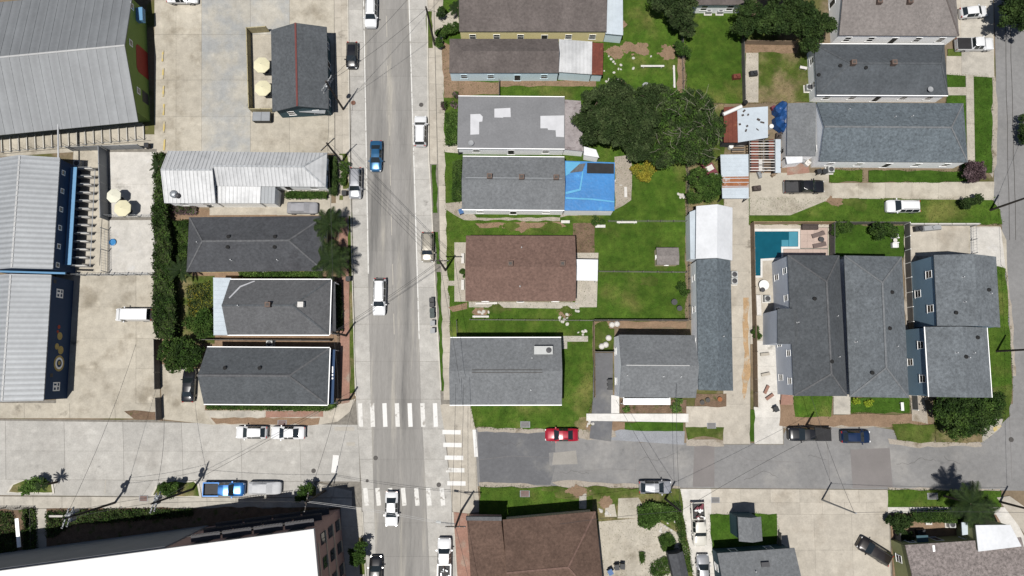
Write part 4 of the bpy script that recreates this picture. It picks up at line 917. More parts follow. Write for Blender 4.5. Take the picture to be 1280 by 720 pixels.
r4.auto_windows(4.4, 'trim', (.8, 1.5), 1.0, False)
r5 = House('long slate hip roof house between tall house and garden path', [(1055.5, 320), (1127, 320), (1136.5, 497), (1062, 496.5)], 6.2, 2.9, 'r_slate', 'w_grey', hip=(4.0, 4.2), axis='y', ov=.3, cap='r_slate2', wins=False, roff=.4)
r5.vents([(1114.5, 365.5), (1111.5, 410.5), (1090, 466)]); r5.vents([(1069.5, 427.5), (1121, 433)], 'pipe')
r6 = House('blue walled two storey house with grey shingle roof', [(1167.5, 319.5), (1245, 320), (1250.5, 409), (1171.5, 407.5)], 6.2, 1.5, 'r_slate', 'w_slateblue', axis='y', ov=.1, win_step=3.5, sill=3.9, win_size=(1.0, 1.4), roff=-.3)
r6b = House('lower south wing of the blue walled house', [(1156.5, 408.5), (1233.5, 409.5), (1240, 496.5), (1161.5, 496.5)], 5.9, 1.4, 'r_slate', 'w_slateblue', axis='y', ov=.1, win_step=4.5, sill=3.7, win_size=(1.0, 1.4), gutter='trim', name='house_wing', cat='house')
r6.auto_windows(5.0, 'trim', (1.0, 1.4), 1.0, False); r6b.auto_windows(6.5, 'trim', (.9, 1.3), .9, False)
r6.vents([(1194.5, 391), (1235.5, 362.5)]); r6.vents([(1203.5, 346.5), (1205.5, 377.5), (1238, 367)], 'pipe'); r6b.vents([(1221.5, 422), (1207, 446)]); r6b.vents([(1195.5, 441), (1211, 447), (1217, 441)], 'pipe')

# ---- south side
bb = House('three storey brick building with flat white roof', [(-160, 735), (394, 659.5), (404, 790), (-160, 865)], 13.0, .01, 'membrane', 'w_brick', ov=.0, name='apartment_building', cat='building', wins=False)
# parapet, bands, windows and balconies of the brick building
L2b, W2b = bb.L / 2, bb.W / 2
for y, l_ in ((W2b - .2, bb.L),): MB().box((0, y, 13.2), (bb.L, .4, .42)).build('parapet', M['membrane'], bb.root)
MB().box((L2b - .2, -.2, 13.2), (.4, bb.W - .4, .42)).build('parapet', M['membrane'], bb.root)
for k, z in enumerate((3.9, 7.7, 11.4)): MB().box((L2b + .03, -1, z + .7), (.14, bb.W - 2, .22)).build('stone_band', M['w_tan'], bb.root)
for z in (1.4, 5.2, 8.9):
    for k in range(5):
        yc = W2b - 1.9 - k * 3.0
        f = MB().box((L2b + .03, yc, z + .9), (.1, 1.45, 1.9)).build('window', M['trim_dark'], bb.root)
        for s_ in (-1, 1): MB().box((L2b + .085, yc + s_ * .35, z + .9), (.03, .6, 1.7)).build('pane', M['glass'], f)
        MB().box((L2b + .12, yc, z - .1), (.22, 1.6, .1)).build('sill', M['w_tan'], f)
for z in (3.6, 7.4, 11.1):
    for k in range(4):
        xc = L2b - 2.4 - k * 4.0
        bo = MB().box((xc, W2b + .45, z), (3.7, .9, .16)).build('balcony', M['w_dark'], bb.root)
        MB().box((xc, W2b + .87, z + 1.0), (3.7, .06, .07)).build('railing', M['iron'], bo)
        for a in range(10): MB().box((xc - 1.8 + a * .4, W2b + .87, z + .53), (.04, .04, .88)).build('baluster', M['iron'], bo)
        f = MB().box((xc, W2b + .03, z + 1.15), (2.0, .1, 1.9)).build('window', M['trim_dark'], bb.root); MB().box((xc, W2b + .085, z + 1.15), (1.8, .03, 1.7)).build('pane', M['glass'], f)
MB().box((-9.4, W2b + .02, 6.35), (bb.L - 18.8, .3, 12.7)).build('rear_wall', M['grey_wall'], bb.root)

b2 = House('dark brown shingle house with hip end at the bottom edge', [(627, 650.5), (737.5, 639), (764, 762), (640, 772)], 4.2, 2.2, 'r_brown2', 'w_tan', hip=(0, 4.6), ov=.45, cap='r_brown', wins=False)
flat_block('x', [(583.5, 650), (626.5, 650.5), (640, 772), (592, 772)], 5.0, 'r_brown2', 'w_brick', parent=b2.root, slope=(0, 0, -.1, -.1), rname='front_roof')
w1, w2 = P(582.5, 648, 5.3) - b2.c, P(627, 648.3, 5.3) - b2.c
MB().plank((w1.dot(b2.u), w1.dot(b2.v), 5.1), (w2.dot(b2.u), w2.dot(b2.v), 5.1), .5, .7).build('parapet', M['r_mid'], b2.root)
b3 = House('grey shingle house with small porch gable at the bottom', [(897, 692), (993, 684.5), (1003, 772), (905, 778)], 3.9, 1.7, 'r_slate2', 'w_teal', ov=.3, hip=(0, 0), win_step=4)
x, y, z = b3.at(956, 705); MB().box((x, y, z + .1), (1.1, .6, .4)).build('skylight', M['ac_dark'], b3.roof); b3.vents([(944, 714)], 'pipe')
pg = House('small grey gable roof standing over front lawn', [(922, 646.5), (951.5, 645.5), (953, 676), (924, 677)], 4.6, .8, 'r_slate2', 'w_teal', axis='y', ov=.2, name='porch_pavilion', cat='porch', wins=False)
b4 = House('mottled brown shingle house with white ridge strip at lower right', [(1134, 681), (1276, 672), (1290, 760), (1140, 770)], 4.3, 1.0, 'r_mottle', 'w_olive', ov=.25, win_step=3.4)
a, b = b4.at(1166.5, 681.5), b4.at(1172, 740); MB().plank((a[0], a[1], a[2] + .05), (b[0], b[1], b[2] + .05), .3, .08).build('flashing', M['trim'], b4.roof)
flat_block('x', [(1219.5, 656.5), (1263, 656), (1277, 683), (1223, 689.5)], 4.9, 'tin_white', 'w_olive', parent=b4.root, rname='flat_roof', slope=(-.3, -.3, .1, .1))
flat_block('x', [(1202, 653), (1213, 653), (1211, 668), (1203, 669)], 2.7, 'tin_blue', 'w_olive', parent=b4.root, walls=False, rname='awning')
flat_block('x', [(1145.5, 669.5), (1160, 669), (1161, 678), (1147, 679)], 2.6, 'w_teal', 'w_olive', parent=b4.root, walls=False, rname='awning')

# ------------------------------------------------------------------ vehicles
PROF = {  # x, half width, belt height, top height, top width, what the stretch behind this station is
 'sedan': (4.75, .91, [(.5, .70, .60, .62, .8, 'b'), (.487, .84, .68, .70, .8, 'b'), (.46, .93, .74, .78, .82, 'b'), (.40, .98, .80, .88, .82, 'b'), (.235, 1, .92, .99, .83, 'ws'), (.085, 1, .96, 1.40, .66, 'r'),
    (-.02, 1, .96, 1.45, .66, 'p'), (-.035, 1, .96, 1.45, .66, 'r'), (-.185, 1, .97, 1.41, .66, 'rw'), (-.335, 1, .99, 1.09, .74, 'b'), (-.44, .97, .96, 1.05, .76, 'b'), (-.485, .89, .88, .93, .74, 'b'), (-.5, .76, .70, .74, .7, 'b')]),
 'hatch': (4.2, .89, [(.5, .70, .60, .62, .8, 'b'), (.485, .84, .70, .72, .8, 'b'), (.45, .94, .78, .82, .82, 'b'), (.38, .98, .86, .94, .82, 'b'), (.25, 1, .96, 1.03, .83, 'ws'), (.09, 1, .98, 1.48, .68, 'r'),
    (-.04, 1, .98, 1.52, .68, 'p'), (-.055, 1, .98, 1.52, .68, 'r'), (-.33, 1, 1.0, 1.46, .68, 'rw'), (-.455, .97, 1.0, 1.08, .76, 'b'), (-.488, .9, .86, .92, .76, 'b'), (-.5, .78, .66, .7, .7, 'b')]),
 'suv': (4.75, .95, [(.5, .74, .72, .74, .8, 'b'), (.488, .86, .84, .86, .82, 'b'), (.46, .94, .92, .97, .84, 'b'), (.40, .98, .98, 1.06, .85, 'b'), (.265, 1, 1.06, 1.13, .85, 'ws'), (.14, 1, 1.08, 1.63, .72, 'r'),
    (.0, 1, 1.08, 1.69, .73, 'p'), (-.02, 1, 1.08, 1.69, .73, 'r'), (-.2, 1, 1.08, 1.69, .73, 'p'), (-.22, 1, 1.08, 1.69, .73, 'r'), (-.41, 1, 1.08, 1.62, .71, 'rw'), (-.475, .97, 1.08, 1.14, .78, 'b'), (-.493, .92, .86, .92, .78, 'b'), (-.5, .82, .62, .66, .74, 'b')]),
 'van': (5.3, .98, [(.5, .76, .80, .82, .82, 'b'), (.488, .88, .92, .95, .84, 'b'), (.45, .96, 1.02, 1.10, .86, 'b'), (.385, 1, 1.12, 1.20, .86, 'ws'), (.285, 1, 1.14, 1.90, .78, 'r'),
    (.14, 1, 1.14, 2.02, .80, 'p'), (-.46, 1, 1.14, 2.02, .80, 'rw'), (-.487, .98, 1.1, 1.3, .82, 'b'), (-.5, .92, .6, .7, .8, 'b')]),
 'pickup': (5.7, .97, [(.5, .78, .80, .82, .84, 'b'), (.488, .9, .94, .97, .86, 'b'), (.46, .96, 1.02, 1.08, .86, 'b'), (.40, .99, 1.06, 1.14, .86, 'b'), (.265, 1, 1.12, 1.18, .86, 'ws'), (.165, 1, 1.13, 1.74, .74, 'r'),
    (.06, 1, 1.13, 1.82, .74, 'p'), (.045, 1, 1.13, 1.82, .74, 'r'), (-.075, 1, 1.13, 1.78, .72, 'rw'), (-.10, 1, 1.13, 1.16, .78, 'b'), (-.112, 1, 1.05, 1.06, .78, 'b')]),
}
def car(label, px, py, head, kind, pm, L=None, load=None, cover=None, name=None, roof_m=None):
    L0, hw, st = PROF[kind]; L = L or L0
    w = P(px, py, .8); root = thing(name or {'sedan': 'car', 'hatch': 'car', 'suv': 'sport_utility_car', 'van': 'van', 'pickup': 'pickup_truck'}[kind], label,
              {'sedan': 'car', 'hatch': 'car', 'suv': 'car', 'van': 'van', 'pickup': 'pickup truck'}[kind], (w.x, w.y, .052), math.radians(head))
    secs = []
    for x, wf, zb, zt, wt, tg in st:
        W = hw * wf; h = [(-W * .93, .26), (-W, .52), (-W * .985, zb), (-hw * wt * min(1, wf + .05), zt), (-hw * wt * .55, zt + .035), (0, zt + .05)]
        h += [(-a, b) for a, b in h[-2::-1]]
        secs.append([(x * L, a, b) for a, b in h])
    n = 11; bags = {}
    def put(key, quad):
        bags.setdefault(key, MB()).add(quad, [(0, 1, 2, 3)])
    for i in range(len(st) - 1):
        tg = st[i][5]; A, B = secs[i], secs[i + 1]
        for k in range(n - 1):
            q = [A[k], A[k + 1], B[k + 1], B[k]]
            key = 'body'
            if tg == 'ws' and 3 <= k <= 6: key = 'windshield'
            elif tg == 'rw' and 3 <= k <= 6: key = 'rear_window'
            elif tg == 'r' and k == 2: key = 'side_window'
            elif tg == 'r' and k == 7: key = 'side_window_b'
            put(key, q)
    front = secs[0]; rear = secs[-1]
    bags['body'].add(front, [tuple(range(n))]); bags['body'].add(rear, [tuple(range(n - 1, -1, -1))])
    pmat = M[cover] if cover else pm
    body = None
    for key in ('body', 'windshield', 'rear_window', 'side_window', 'side_window_b'):
        if key not in bags: continue
        me = bags[key].mesh(key, pmat if (key == 'body' or cover) else M['car_glass'])
        if key == 'body':
            import bmesh as _b
            bm = _b.new(); bm.from_mesh(me); _b.ops.remove_doubles(bm, verts=bm.verts, dist=.0005); _b.ops.recalc_face_normals(bm, faces=bm.faces); bm.to_mesh(me); bm.free()
            for p in me.polygons: p.use_smooth = True
            me.set_sharp_from_angle(angle=math.radians(35))
        o = bpy.data.objects.new('side_window' if key.startswith('side') else key, me); COL.objects.link(o); o.parent = root
        if key == 'body': body = o
    # wheels
    wr = .33 if kind in ('sedan', 'hatch') else .38
    tyre = MB(); rimm = MB()
    for fx in (.31, -.30):
        for s_ in (-1, 1):
            y = s_ * (hw - .10)
            t = MB().bar((fx * L, y - .12, wr), (fx * L, y + .12, wr), wr, 16).build('wheel', M['tyre'], root)
            MB().bar((fx * L, y + s_ * .1, wr), (fx * L, y + s_ * .135, wr), wr * .62, 12).build('rim', M['rim'], t)
    if not cover:
        for s_ in (-1, 1):
            MB().box((st[4][0] * L - .25, s_ * (hw + .10), st[4][2] + .05), (.16, .2, .14)).build('wing_mirror', pm, root)
            MB().box((.475 * L, s_ * hw * .68, st[1][2] - .02), (.16, .34, .13), -s_ * .35).build('headlight', M['lamp'], root)
            if kind != 'pickup': MB().box((-.488 * L, s_ * hw * .74, st[-3][2] - .12), (.12, .3, .16), s_ * .3).build('tail_light', M['tail'], root)
        if kind == 'suv':
            for s_ in (-1, 1): MB().bar((.08 * L, s_ * .58, 1.755), (-.36 * L, s_ * .58, 1.745), .025).build('roof_rail', M['ac_dark'], root)
    if kind == 'pickup':
        x0, x1 = -.113 * L, -.5 * L; zc = 1.05
        bed = MB()
        for s_ in (-1, 1): bed.box(((x0 + x1) / 2, s_ * (hw - .06), .66), (x0 - x1, .12, .78))
        bed.box((x1 + .05, 0, .66), (.1, 2 * hw - .26, .76)); bed.box((x0 - .04, 0, .66), (.08, 2 * hw - .26, .76))
        bed.build('bed', pm, root)
        MB().box(((x0 + x1) / 2, 0, .55), (x0 - x1 - .2, 2 * hw - .27, .12)).build('bed_floor', M['bed_liner'], root)
        MB().box((x1 - .04, 0, .42), (.14, 2 * hw - .2, .18)).build('bumper', M['rim'], root)
        for s_ in (-1, 1): MB().box((x1 - .012, s_ * (hw - .07), .82), (.04, .12, .34)).build('tail_light', M['tail'], root)
        if load == 'cover': MB().box(((x0 + x1) / 2, 0, 1.065), (x0 - x1 - .06, 2 * hw - .1, .05)).build('bed_cover', M['black_tarp'], root)
    return root
white = paint('white', (.50, .505, .51), 0); black = paint('black', (.012, .012, .014)); silver = paint('silver', (.50, .51, .53), .5); blue = paint('blue', (.03, .13, .27), .4)
navy = paint('navy', (.012, .03, .085), .3); red = paint('red', (.36, .008, .025), .1); tan = paint('tan', (.36, .33, .27), .2); dgrey = paint('dark_grey', (.03, .032, .035), .3); sblue = paint('sky_blue', (.03, .17, .48), .4)
cream = paint('cream', (.42, .405, .36), .05); bronze = paint('charcoal_bronze', (.025, .02, .018), .3)
car('white crossover with dark sunroof driving at the top edge of the main street', 464, 16, 270, 'suv', white)
car('black car parked on the sidewalk side near the cafe', 440, 69, 270, 'hatch', black)
car('white crossover parked at the east kerb opposite the car park', 525.5, 164, 90, 'suv', white)
car('blue sedan driving on the main street beside silver crossover', 470, 195, 270, 'sedan', blue)
car('silver crossover with sunroof parked by palm trees', 444.5, 229, 270, 'suv', silver)
car('tan car with dark windows parked at the east kerb beside utility pole', 534.5, 309, 270, 'suv', tan, 4.5)
car('long white van driving in the middle of the main street', 474.5, 371, 270, 'suv', white, 5.5)
car('left one of two white sedans parked beside the corner house', 314.5, 540.5, 180, 'hatch', white, 4.5)
car('right one of two white sedans parked beside the corner house', 360, 541, 180, 'sedan', white, 4.9)
car('black sedan parked in the corner driveway beside slate roof house', 236, 482, 90, 'sedan', black)
car('white van parked in the lower car park against the hedge', 168, 393.5, 180, 'van', white)
car('bright blue pickup truck with black bed parked by planter island', 280, 611.5, 0, 'pickup', sblue, 5.9)
car('vehicle under silver cover parked behind blue pickup', 331, 610, 0, 'hatch', silver, 4.7, cover='cover_silver')
car('white sedan driving south past the lower crosswalk', 489.5, 636, 270, 'sedan', white)
tw = car('white pickup truck parked at bottom edge by brick sidewalk', 555.5, 699, 90, 'pickup', white, 5.8)
car('black sedan cut by the bottom edge of the main street', 469.5, 717, 90, 'sedan', black)
car('red sedan parked on the side street beside corner lawn', 702, 543.5, 180, 'sedan', red)
car('silver hatchback with black roof stripe parked on south verge', 819, 609, 0, 'hatch', silver, 4.6)
tl = car('cream pickup truck with loaded bed in south driveway', 873.5, 655, 271.5, 'pickup', cream, 6.0)
car('silver sedan parked behind the cream pickup at the bottom edge', 879, 715, 90, 'sedan', silver)
car('black pickup truck parked on side street by brown verge', 1011.5, 542.5, 180, 'pickup', black, 6.1, load='cover')
car('dark blue car parked on side street behind the black pickup', 1069.5, 546, 0, 'hatch', navy, 4.2)
car('black crossover parked at an angle on the south forecourt', 1093, 689, 148, 'suv', bronze, 5.0)
car('black pickup truck standing on the yard driveway', 1005, 233.5, 0, 'pickup', black, 5.9)
car('white crossover with two sunroofs parked on the yard lawn', 1128.5, 258, 180, 'suv', white, 5.0)
car('white pickup truck with black bed in the north driveway', 1218, 55.5, 0, 'pickup', white, 5.6, load='cover')
car('white hatchback parked at an angle in the north driveway', 1217, 15, 5, 'hatch', white, 4.2)
car('white car cut by the top edge of the car park', 228, -3, 0, 'sedan', white)
car('vehicle under grey cover beside metal roof cottage', 378, 260, 0, 'hatch', silver, 4.6, cover='cover_grey')
# loads in beds
for i in range(14):
    x, y = rng.uniform(-2.7, -.8), rng.uniform(-.7, .7)
    c = rng.choice(['junk_white', 'maroon', 'plastic_white', 'junk_dark', 'maroon'])
    MB().box((x, y, .85 + rng.uniform(0, .25)), (rng.uniform(.3, .8), rng.uniform(.2, .4), rng.uniform(.2, .4)), rng.uniform(0, 3)).build('load_piece', M[c], tl)
for i in range(7):
    MB().box((rng.uniform(-2.6, -.9), rng.uniform(-.6, .6), .78), (rng.uniform(.4, 1.2), .18, .22), rng.uniform(0, 3)).build('load_piece', M[rng.choice(['steel', 'plastic_grey', 'junk_dark'])], tw)

# ------------------------------------------------------------------ utility poles and wires
TOPS = {}
def pole(key, label, bx, by, h, arm=None, cans=0, m='pole_wood', lamp=None, lean=None, r=.17, armz=.6):
    b = P(bx, by, 0); t = thing('utility_pole', label, 'utility pole', b)
    lx, ly = lean or (0, 0)
    MB().bar((0, 0, 0), (lx, ly, h), r, 10, r * .7).build('shaft', M[m], t)
    TOPS[key] = b + Vector((lx, ly, h - .5))
    if arm is not None:
        ca, sa = math.cos(math.radians(arm)), math.sin(math.radians(arm))
        for k in range(2 if cans else 1):
            z = h - armz - k * 1.0
            a = MB().plank((lx - ca * 1.3, ly - sa * 1.3, z), (lx + ca * 1.3, ly + sa * 1.3, z), .12, .14).build('crossarm', M['plastic_grey' if m == 'steel' or cans else m], t)
            for d in (-1.15, -.55, .55, 1.15): MB().lathe((lx + ca * d, ly + sa * d, z + .07), [(.05, 0), (.07, .08), (.05, .2), (.03, .24)], 8).build('insulator', M['ac'], a)
    for k in range(cans):
        an = math.radians((arm or 0) + 90 + (k - (cans - 1) / 2) * 75)
        c = (lx + .52 * math.cos(an), ly + .52 * math.sin(an), h - 3.0)
        MB().lathe(c, [(.26, 0), (.3, .06), (.3, .95), (.24, 1.03), (.06, 1.12)], 12).build('transformer', M['steel'], t)
    if lamp is not None:
        ca, sa = math.cos(math.radians(lamp)), math.sin(math.radians(lamp))
        MB().bar((0, 0, h - 2.2), (ca * 2.1, sa * 2.1, h - 1.5), .045).build('lamp_arm', M['steel'], t)
        MB().box((ca * 2.3, sa * 2.3, h - 1.5), (.65, .28, .14), math.radians(lamp)).build('lamp_head', M['ac'], t)
    return t
pole('a', 'utility pole with pale transformer beside the cafe roof', 429.5, 137, 10.5, 60, 1)
pole('b', 'utility pole at the front of metal roof cottage', 427.5, 203, 9.0, 45)
pole('c', 'utility pole on the sidewalk beside parked tan car', 557, 338, 9.5, 0)
pole('d', 'utility pole on brick sidewalk between the two lower west houses', 433, 419.5, 8.5)
pole('e', 'utility pole at the west corner of the upper crosswalk', 437, 499, 7.5)
pole('f', 'utility pole with street lamp at the south east street corner', 577, 638, 11.5, 0, 0, lamp=170)
pole('g', 'tall pole with three transformer cans on south sidewalk', 144.5, 628, 12, 75, 3)
pole('h', 'tall pole with two transformer cans at the middle planter island', 242, 611, 12, 75, 2)
pole('i', 'utility pole on the shaded corner beside brick building', 407, 613, 10, 80)
pole('j', 'utility pole beside silver hatchback on south verge', 831, 623, 10)
pole('k', 'grey steel pole standing alone on the south forecourt', 1027, 624.5, 10.2, None, 0, 'steel', r=.13)
pole('l', 'utility pole at the end of yard driveway by east street', 1237, 263, 10)
pole('m', 'utility pole on the side lawn of blue walled house', 1245, 439, 10)
pole('n', 'utility pole at the lower right street corner', 1249, 627, 9)
pole('o', 'utility pole beside brown roof house at the top of main street', 543.5, 56.5, 11.5)
pole('p', 'utility pole behind the black pickup on the side street', 1007.5, 531, 8)
def wire(a, b, label, sag=.9, r=.022, m='wire', n=14, dz=0, off=(0, 0)):
    a = (TOPS[a] if isinstance(a, str) else a) + Vector((off[0], off[1], dz)); b = (TOPS[b] if isinstance(b, str) else b) + Vector((off[0], off[1], dz))
    mb = MB(); pr_ = None
    for i in range(n + 1):
        t = i / n; p = a.lerp(b, t); p.z -= sag * 4 * t * (1 - t)
        if pr_ is not None: mb.bar(pr_, p, r, 5, cap=False)
        pr_ = p
    return tag(mb.build('power_line', M[m]), label, 'power line')
G = lambda x, y, z: P(x, y, z)
wire('a', 'o', 'power line crossing the main street from cafe pole to top pole')
wire('a', G(560, -60, 9.5), 'power line leaving the cafe pole towards the top edge')
wire('a', 'b', 'power line between cafe pole and metal cottage pole')
wire('b', 'c', 'upper cable crossing main street to the tan car pole')
wire('b', 'c', 'lower cable crossing main street to the tan car pole', 1.6, dz=-1.2, off=(-.3, -.3))
wire('b', 'c', 'middle cable crossing main street to the tan car pole', 1.1, dz=-.7, off=(.4, .2))
wire('b', 'd', 'power line along west sidewalk above the palms')
wire('d', 'e', 'power line between the two lower west sidewalk poles')
wire('d', 'c', 'cable crossing the street below the long white van')
wire('d', 'c', 'second cable crossing the street below the long white van', 1.3, dz=-.8)
wire('e', 'i', 'power line crossing the west cross street near crosswalk')
wire('c', G(575, 480, 9), 'power line above the east sidewalk beside corner house')
wire('f', G(575, 480, 9), 'power line above the right crosswalk', off=(.5, 0))
wire('f', G(575, 480, 9), 'second power line above the right crosswalk', off=(-.6, 0), dz=-.4)
wire('f', G(600, 790, 9), 'power line leaving the south east corner pole downwards')
wire('g', 'h', 'power line between the two transformer poles', 1.0)
wire('g', 'h', 'second power line between the two transformer poles', 1.2, off=(.2, .8))
wire('h', 'i', 'power line from middle planter pole to shaded corner', 1.0)
wire('h', G(205, 520, 7), 'service cable from middle planter pole across the cross street')
wire('g', G(170, 430, 8), 'service cable from three can pole to the lower car park')
wire('h', 'e', 'long cable from planter pole to crosswalk corner', 1.4)
wire('i', 'f', 'pale cable crossing main street beside lower crosswalk', .9, .02, 'wire_pale')
wire('i', 'f', 'second pale cable crossing main street beside lower crosswalk', 1.3, .02, 'wire_pale', dz=-.7)
wire('j', G(770, 500, 8), 'service cable from south verge pole to pale gable house')
wire('j', G(846, 480, 7), 'service cable from south verge pole to grey roof house')
wire('j', 'p', 'power line above the side street to the black pickup')
wire('j', G(700, 655, 8.5), 'power line from south verge pole to brown roof house', .6)
wire('k', 'n', 'power line along the south forecourt', .8)
wire('k', G(1010, 480, 6.5), 'service cable from steel pole to tall slate house')
wire('l', 'm', 'power line along the east street', .8)
wire('l', G(1330, 150, 9), 'power line crossing the east street at upper right', .6)
wire('m', 'n', 'power line above the lower end of east street', .9)
wire('o', G(575, 20, 4.2), 'service cable to the top cream walled house', .4)

# ------------------------------------------------------------------ fences and walls
def fence(label, pts, h, m, post_m=None, step=2.1, th=.05, name='fence', cat='fence', open_=False, group=None):
    w = [P(p[0], p[1], 0) for p in pts]; o = w[0]
    root = thing(name, label, cat, o, 0, group)
    for a, b in zip(w[:-1], w[1:]):
        d = b - a; k = max(1, round(d.length / step)); dn = d.normalized(); rz = math.atan2(d.y, d.x)
        for i in range(k):
            p, q = a.lerp(b, i / k) - o, a.lerp(b, (i + 1) / k) - o; l = (q - p).length - .12
            c = (p + q) / 2
            if open_:
                mb = MB()
                for z in (.15, h * .5, h - .05): mb.box((c.x, c.y, z), (l, .03, .035), rz)
                kk = int(l / .35)
                for j in range(1, kk): mb.box((p.x + (q.x - p.x) * j / kk, p.y + (q.y - p.y) * j / kk, h * .5), (.02, .02, h - .15), rz)
                mb.build('panel', M[m], root)
            else: MB().box((c.x, c.y, h / 2 + .04), (l, th, h - .06), rz).build('panel', M[m], root)
        for i in range(k + 1):
            p = a.lerp(b, i / k) - o; MB().box((p.x, p.y, h / 2 + .05), (.1, .1, h + .1), rz).build('post', M[post_m or m], root)
    return root
fence('low dark fence across the yard behind corner house', [(588, 400), (741, 401)], 1.2, 'wood_grey', open_=True)
fence('dark fence behind the pale gable house', [(742, 401), (858, 401)], 1.7, 'wood_grey')
fence('tan wooden fence beside the asphalt drive', [(741.5, 403), (742.5, 496)], 1.5, 'wood_fence')
fence('short dark fence behind the asphalt drive', [(743, 440), (766, 440)], 1.6, 'wood_grey')
fence('grey fence along the long house and back lawns', [(858, 205), (859, 300), (861, 400)], 1.5, 'wood_grey', open_=True)
fence('wire fence between upper and middle back lawns', [(760, 277.5), (857, 277.5)], 1.1, 'wood_grey', open_=True)
fence('wire fence across the back lawn beside white carport', [(748, 340), (857, 341)], 1.1, 'wood_grey', open_=True)
fence('wooden fence between long driveway and shared driveway', [(937.5, 282), (939, 360), (941, 440), (942, 508)], 1.9, 'wood_fence')
fence('wooden fence along the north side of the pool yard', [(937.5, 280.5), (1036, 280.5)], 1.9, 'wood_raw')
fence('dark fence between pool deck and garden lawn', [(1036.5, 281), (1036.5, 320)], 1.9, 'wood_grey')
fence('white topped fence between garden lawn and east driveway', [(1130, 281), (1131, 330), (1136, 440), (1140, 512)], 1.6, 'wood_grey', 'trim')
fence('grey rail fence on the north side of garden lawn', [(1038, 280.5), (1129, 280.5)], 1.7, 'wood_grey')
fence('pale low wall along the north side of east driveway', [(1132, 282), (1218, 282)], 1.3, 'w_concrete', th=.2)
fence('sliding metal gate across the east driveway', [(1212, 284), (1213, 318)], 1.6, 'steel', open_=True)
fence('dark vine fence between the two north lawns', [(926.5, 54), (928, 128)], 1.6, 'wood_grey')
fence('weathered fence between the top lawns near palm shrub', [(851, 40), (853, 122)], 1.5, 'wood_grey', open_=True)
fence('wooden fence behind the top right lawn', [(930, 56), (992, 57)], 1.5, 'wood_fence')
fence('bamboo screen on the west side of cafe patio', [(313, 42), (316, 140)], 1.8, 'bamboo', th=.12)
fence('bamboo screen on the north side of cafe patio', [(314, 41.5), (337, 40)], 1.8, 'bamboo', th=.12)
fence('bamboo screen on the south side of cafe patio', [(316, 140.5), (343, 140.5)], 1.5, 'bamboo', th=.12)
fence('grey sheet metal wall on the upper shelter yard', [(134, 189), (136.5, 276)], 2.4, 'tin_grey', 'steel', step=2.6, th=.1)
fence('grey sheet metal wall on the lower shelter yard', [(136, 288), (137, 341)], 2.2, 'tin_grey', 'steel', step=2.6, open_=True)
fence('mesh fence between the shelter yard and lower car park', [(90, 345), (193, 344)], 2.0, 'steel', open_=True)
fence('mesh fence dividing the two shelter yards', [(138, 271.5), (194, 271.5)], 1.6, 'steel', open_=True)
fence('grey wall on the north side of shelter yard', [(92, 189), (180, 186)], 2.0, 'tin_grey', step=2.6)
fence('dark fence between the two lower west houses', [(256, 425), (415, 426)], 1.6, 'wood_grey')
fence('dark iron fence along brick sidewalk by lower west houses', [(422, 350), (424, 420), (425, 504)], 1.2, 'iron', open_=True)
fence('dark fence on the west side of corner driveway', [(200, 425), (201, 486)], 1.9, 'wood_grey')
fence('short dark fence by the corner planting bed', [(202, 497), (203, 524)], 1.9, 'wood_grey')
fence('dark wall around the south lawn beside porch gable', [(893, 691), (972, 682), (972, 664)], 1.4, 'wood_grey')
fence('grey fence on the west side of lower right house', [(1118, 664), (1122, 720)], 1.6, 'wood_grey')
fence('iron railing around patio at bottom left', [(-10, 634), (43, 634), (45, 690)], 1.1, 'iron', open_=True)
tag(MB().plank(P(21, 648, 2.3), P(24, 684, 2.3), .5, .12).build('pergola_beam', M['trim']), 'white pergola beam on the bottom left patio', 'beam')
fence('dark fence on the south side of bare soil lot', [(624, 104), (624, 122)], 1.4, 'wood_grey')
fence('dark fence beside corner house lawn', [(571, 401), (572, 421)], 1.2, 'iron', open_=True)

# ------------------------------------------------------------------ trees and plants
def np_mesh(name, co, faces_n, m):
    """co: (n*faces_n, 3) corner coordinates, each run of faces_n corners one face"""
    me = bpy.data.meshes.new(name); nv = len(co); nf = nv // faces_n
    me.vertices.add(nv); me.vertices.foreach_set('co', co.astype(np.float32).ravel())
    me.loops.add(nv); me.loops.foreach_set('vertex_index', np.arange(nv, dtype=np.int32))
    me.polygons.add(nf); me.polygons.foreach_set('loop_start', np.arange(0, nv, faces_n, dtype=np.int32))
    me.update(calc_edges=True); me.materials.append(m); return me
def leaves(cent, size, up=.5):
    """cent (n,3): a pointed leaf quad at each place, facing roughly outward and up"""
    n = len(cent); nr = nrg.normal(size=(n, 3)); nr[:, 2] = np.abs(nr[:, 2]) + up; nr /= np.linalg.norm(nr, axis=1, keepdims=True)
    a = np.cross(nr, nrg.normal(size=(n, 3))); a /= np.linalg.norm(a, axis=1, keepdims=True); b = np.cross(nr, a)
    s = size * nrg.uniform(.6, 1.35, size=(n, 1))
    co = np.stack([cent - a * s, cent - b * s * .55, cent + a * s, cent + b * s * .55], axis=1)
    return co.reshape(-1, 3)
